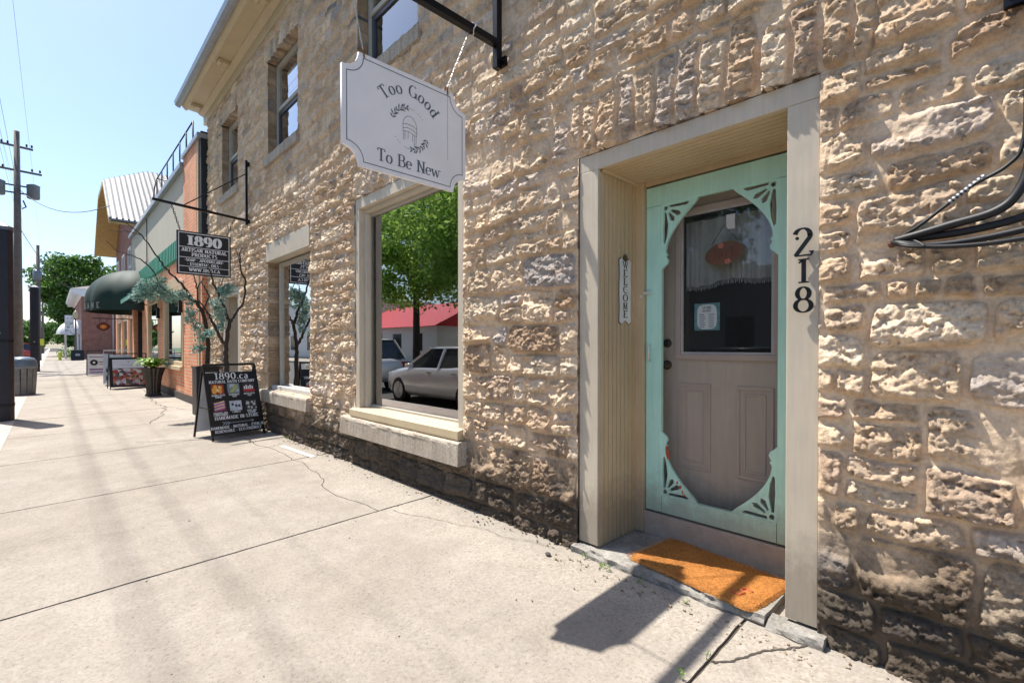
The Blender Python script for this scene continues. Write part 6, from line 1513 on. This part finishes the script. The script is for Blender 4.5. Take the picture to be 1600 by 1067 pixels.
# ---- cars
PAL = {}
def car(loc, rz, col, label, L=4.5, Hh=1.45, suv=False, grp='cars parked along the kerb'):
    e = empty('parked_car', label, 'car', loc, rz, grp); W_ = .88; paint, t, b = new_mat('car_paint_' + label.split()[0])
    b.inputs['Base Color'].default_value = (*col, 1); b.inputs['Metallic'].default_value = .25; b.inputs['Roughness'].default_value = .35; b.inputs['Coat Weight'].default_value = 1.0; b.inputs['Coat Roughness'].default_value = .05
    # stations along x (nose at -L/2): z bottom, z shoulder, half width, z roof (None = no cabin)
    S_ = [(-.50, .42, .60, .62), (-.485, .30, .70, .74), (-.45, .22, .78, .82), (-.36, .20, .86, .87), (-.24, .20, .93, .88), (-.12, .20, .96, .88), (.0, .20, .97, .88), (.15, .20, .98, .88), (.28, .20, 1.0, .88), (.38, .22, 1.0, .86), (.45, .26, .97, .82), (.485, .34, .90, .75), (.50, .45, .78, .66)]
    if suv: S_ = [(x, z0 + .06, z1 + .12, w) for x, z0, z1, w in S_]
    m = MB(); n = 12; vv = []
    for fx, z0, z1, w_ in S_:
        ring = [(-w_ * .86, z0), (-w_, z0 + .12), (-w_ * 1.01, (z0 + z1) * .52), (-w_ * .98, z1 - .10), (-w_ * .90, z1 - .01), (-w_ * .4, z1 + .035), (w_ * .4, z1 + .035), (w_ * .90, z1 - .01), (w_ * .98, z1 - .10), (w_ * 1.01, (z0 + z1) * .52), (w_, z0 + .12), (w_ * .86, z0)]
        vv += [(fx * L, y, z) for y, z in ring]
    k = len(S_)
    m.add(vv, [(i * n + j, (i + 1) * n + j, (i + 1) * n + (j + 1) % n, i * n + (j + 1) % n) for i in range(k - 1) for j in range(n)] + [tuple(range(n)), tuple((k - 1) * n + j for j in range(n))[::-1]])
    m.build('body', paint, e, True)
    x0, x1, x2, x3 = (-.235, -.06, .22, .45) if not suv else (-.25, -.12, .40, .485); zb = .93 + (.12 if suv else 0); zt = Hh
    def cab(ins, z_lo, z_hi, a, b_, c, d, wl, wh):
        return [(a * L, -wl, z_lo), (a * L, wl, z_lo), (d * L, -wl, z_lo), (d * L, wl, z_lo), (b_ * L, -wh, z_hi), (b_ * L, wh, z_hi), (c * L, -wh, z_hi), (c * L, wh, z_hi)]
    v = cab(0, zb, zt - .05, x0, x1, x2, x3, .82, .63); F = [(0, 1, 5, 4), (2, 6, 7, 3), (0, 4, 6, 2), (1, 3, 7, 5), (4, 5, 7, 6)]
    m = MB(); m.add(v, F); m.build('greenhouse_glass', M('dark_car_glass', (.02, .025, .03), .05, spec=.8), e)
    m = MB(); rv_ = [(x1 * L - .05, -.64, zt - .055), (x1 * L - .05, .64, zt - .055), (x2 * L + .05, .64, zt - .055), (x2 * L + .05, -.64, zt - .055), (x1 * L + .15, -.5, zt), (x1 * L + .15, .5, zt), (x2 * L - .15, .5, zt), (x2 * L - .15, -.5, zt)]
    m.add(rv_, [(0, 1, 2, 3), (4, 7, 6, 5), (0, 4, 5, 1), (1, 5, 6, 2), (2, 6, 7, 3), (3, 7, 4, 0)]); m.build('roof', paint, e, True)
    m = MB()
    for s in (-1, 1):
        for (a, b_) in (((x0 * L, s * .825, zb), (x1 * L, s * .64, zt - .04)), ((x3 * L, s * .825, zb), (x2 * L, s * .64, zt - .04)), ((.07 * L, s * .83, zb - .02), (.08 * L, s * .645, zt - .04))): m.bar(a, b_, .05, .06)
    m.build('pillar', paint, e)
    for fx in (-.315, .305):
        for s in (-1, 1):
            w_ = bpy.data.objects.new('wheel', None); COL.objects.link(w_); w_.parent = e; w_.location = (fx * L, s * .78, .32)
            m = MB(); m.tube([(0, -.11, 0), (0, -.10, 0), (0, .10, 0), (0, .11, 0)], [.28, .325, .325, .28], 24); m.build('tyre', M('tyre_rubber', (.02, .02, .02), .8), w_, True)
            m = MB(); m.tube([(0, s * .10, 0), (0, s * .114, 0)], [.22, .22], 20)
            for q in range(5): a = q * 1.2566; m.bar((0, s * .118, 0), (.2 * math.cos(a), s * .118, .2 * math.sin(a)), .05, .012, (0, 1, 0))
            m.build('rim', M('alloy', (.45, .46, .48), .3, .9), w_)
    for s in (-1, 1):
        m = MB(); m.lathe([(.02, -.05), (.11, -.04), (.12, .0), (.10, .05), (.02, .07)], (-.455 * L, s * .66, .70 + (.08 if suv else 0)), 10, .9, 1.2); m.build('headlight', M('headlight_lens', (.7, .72, .75), .1), e)
        m = MB(); m.box(.475 * L, .492 * L, s * .66 - .12, s * .66 + .12, .70 + (.1 if suv else 0), .86 + (.1 if suv else 0)); m.build('tail_light', M('red_lens', (.4, .01, .01), .15), e)
        m = MB(); m.obox((x0 * L + .28, s * .95, zb + .04), (.14, .16, .11), Matrix.Identity(3)); m.build('mirror', paint, e, bev=.03)
        for hx in (-.02, .2): m = MB(); m.box(hx * L, hx * L + .18, s * .885 - .01, s * .885 + .012, .80, .83); m.build('door_handle', M('alloy', (.45, .46, .48)), e)
    return e
car((-9.7, -4.95, -.235), 0, (.80, .82, .85), 'silver sedan parked opposite the big window')
car((-15.8, -4.95, -.235), 0, (.75, .75, .74), 'white SUV parked ahead of the silver sedan', 4.6, 1.7, True)
car((-3.4, -4.95, -.235), 0, (.03, .045, .04), 'dark green sedan parked opposite the door')
car((-70, -4.5, -.235), 0, (.45, .03, .03), 'red SUV parked beyond the litter bin', 4.5, 1.75, True)
car((-78, -4.5, -.235), 0, (.03, .03, .035), 'black SUV parked ahead of the red one', 4.6, 1.75, True)
car((-96, -4.5, -.235), 0, (.08, .09, .12), 'small dark car far down the kerb', 4.5, 1.5)
car((-125, -9.5, -.22), 0, (.55, .55, .55), 'pale car far down the road', 4.5, 1.5)

# ---- the other side of the street, seen only in the windows
HB = empty('low_white_building', 'low white building with a bright red roof across the street', 'building')
m = MB(); m.box(-42, -28.5, -26, -17.5, 0, 2.9); m.build('wall', M('white_siding', (.8, .8, .8), .8), HB)
m = MB(); m.prism([(-17.0, 2.7), (-21.75, 4.9), (-26.5, 2.7)], 'x', -42.4, -28.1); m.build('roof', M('red_metal_roof', (.62, .02, .025), .45), HB)
for x in (-40, -37, -34, -31): m = MB(); m.box(x - .6, x + .6, -17.5, -17.46, .9, 2.2); m.build('window', M('dark_glass', (.03, .04, .05)), HB)
H2 = empty('grey_building', 'plain grey low building across the street, opposite the door', 'building')
m = MB(); m.box(-26, 8, -28, -18, 0, 4.6); m.build('wall', M('grey_render', (.45, .45, .45), .85), H2)
for x in (-24, -20, -16, -12, -8, -4, 0, 4):
    for z in (1.0,): m = MB(); m.box(x - .6, x + .6, -18.0, -17.95, z, z + 1.5); m.build('window', M('dark_glass', (.03, .04, .05)), H2)
H3 = empty('pale_building', 'pale flat-roofed building across the street far to the left', 'building')
m = MB(); m.box(-66, -44, -28, -17.5, 0, 6); m.build('wall', M('pale_render', (.75, .74, .70), .85), H3)
for x in (-62, -57, -52, -47): m = MB(); m.box(x - .8, x + .8, -17.5, -17.45, .8, 2.4); m.build('window', M('dark_glass', (.03, .04, .05)), H3)
GO = 'trees across the street'
big_tree((-18.5, -14.3, -.1), 9, 5.6, 7.6, 4.9, 'light green honey locust across the street, opposite the big window', LEAF_L, 26000, .24, 31, GO, 85, .16)
big_tree((-27, -14.8, -.1), 9, 5.2, 7.9, 4.4, 'light green honey locust across the street in front of the red roof', LEAF_L, 20000, .25, 32, GO, 60, .2)
big_tree((-9.5, -14.6, -.1), 9, 4.8, 7.4, 4.6, 'darker tree across the street opposite the door', LEAF_D, 12000, .28, 33, GO, 60, .22)

# ---- display in the big window and the small one
def bowl(x, y, r, lb):
    m = MB(); m.lathe([(r * .5, 0), (r * .8, .01), (r, r * .55), (r * 1.06, r * .62), (r, r * .6), (r * .75, .03), (.01, .015)], (0, 0, 0), 24)
    o = m.build('glass_bowl', M('pale_green_glass', (.42, .55, .50), .12), None, True, loc=(x, y, .641)); tag(o, lb, 'bowl', 'glass bowls in the window')
ds = MB(); ds.box(-4.55, -2.98, .145, .75, .60, .64); ds.build('display_shelf', M('grey_board_shelf', (.30, .29, .27), .7), B)
bowl(-3.30, .26, .085, 'pale glass bowl in the right corner of the big window'); bowl(-3.52, .32, .085, 'pale glass bowl beside the one in the corner of the big window')
PB = empty('boxed_poster', 'small white card with an orange round logo low at the left of the big window', 'card', (-4.36, .20, .64))
m = MB(); m.box(-.11, .11, 0, .01, .60, .98); m.build('card', WHITE, PB); m = MB(); m.prism([(.05 * math.cos(t), .86 + .06 * math.sin(t)) for t in [k * math.pi / 8 for k in range(16)]], 'y', -.004, -.001); m.build('round_logo', M('orange_logo', (.6, .3, .08), .6), PB)
m = MB(); m.box(-.10, .10, .02, .05, 0, .60); m.build('stand', M('pale_blue_stand', (.4, .46, .5), .6), PB)
c = MB(); vv = []
for i in range(31):
    for j in range(30): vv.append((-3.42 + .22 * i / 30 + .012 * math.sin(j * .8), .30 + .02 * math.sin(i * 1.3), .95 + 1.65 * j / 29))
c.add(vv, [(i * 30 + j, (i + 1) * 30 + j, (i + 1) * 30 + j + 1, i * 30 + j + 1) for i in range(30) for j in range(29)])
tag(c.build('lace_curtain', M('grey_lace', (.30, .32, .31), .9), None, True, fix=False), 'narrow grey lace curtain hanging inside the big window', 'curtain')
PLt = empty('pendant_lamp', 'small brass pendant lamp glowing inside the small window', 'lamp', (-7.0, .75, 1.78))
m = MB(); m.lathe([(.03, .12), (.06, .10), (.10, .02), (.11, 0), (.10, .0)], (0, 0, 0), 16); m.tube([(0, 0, .12), (0, 0, 1.4)], .006, 5); m.build('lamp_shade', M('brass', (.45, .25, .05), .3, .9), PLt, True)
gm, t_, b_ = new_mat('warm_bulb'); b_.inputs['Emission Color'].default_value = (1, .55, .15, 1); b_.inputs['Emission Strength'].default_value = 3; m = MB(); m.lathe([(.01, -.04), (.03, -.03), (.035, 0), (.01, .03)], (0, 0, 0), 10); m.build('bulb', gm, PLt, True)
BT = empty('dark_bottle', 'dark bottle with silver neck standing inside the small window', 'bottle', (-7.02, .30, .655))
m = MB(); m.lathe([(.05, 0), (.055, .02), (.055, .30), (.02, .40), (.018, .42)], (0, 0, 0), 14); m.build('glass', M('dark_bottle_glass', (.01, .015, .02), .1), BT, True)
m = MB(); m.lathe([(.022, .42), (.024, .50), (.02, .56), (.01, .57)], (0, 0, 0), 12); m.build('neck_foil', GALV, BT, True)
m = MB(); m.box(-7.30, -5.98, .15, .7, .60, .65); m.build('display_shelf', M('grey_board_shelf', (.30, .29, .27)), B)
CHR = empty('white_chair', 'white chair back inside the small window', 'chair', (-6.45, .55, .65))
m = MB(); m.tube([(-.18, 0, 0), (-.18, 0, .5), (-.12, 0, .6), (.12, 0, .6), (.18, 0, .5), (.18, 0, 0)], .015, 8); m.tube([(-.18, 0, .3), (.18, 0, .3)], .012, 6); m.tube([(0, 0, .3), (0, 0, .6)], .012, 6); m.build('chair_back', WHITE, CHR, True)
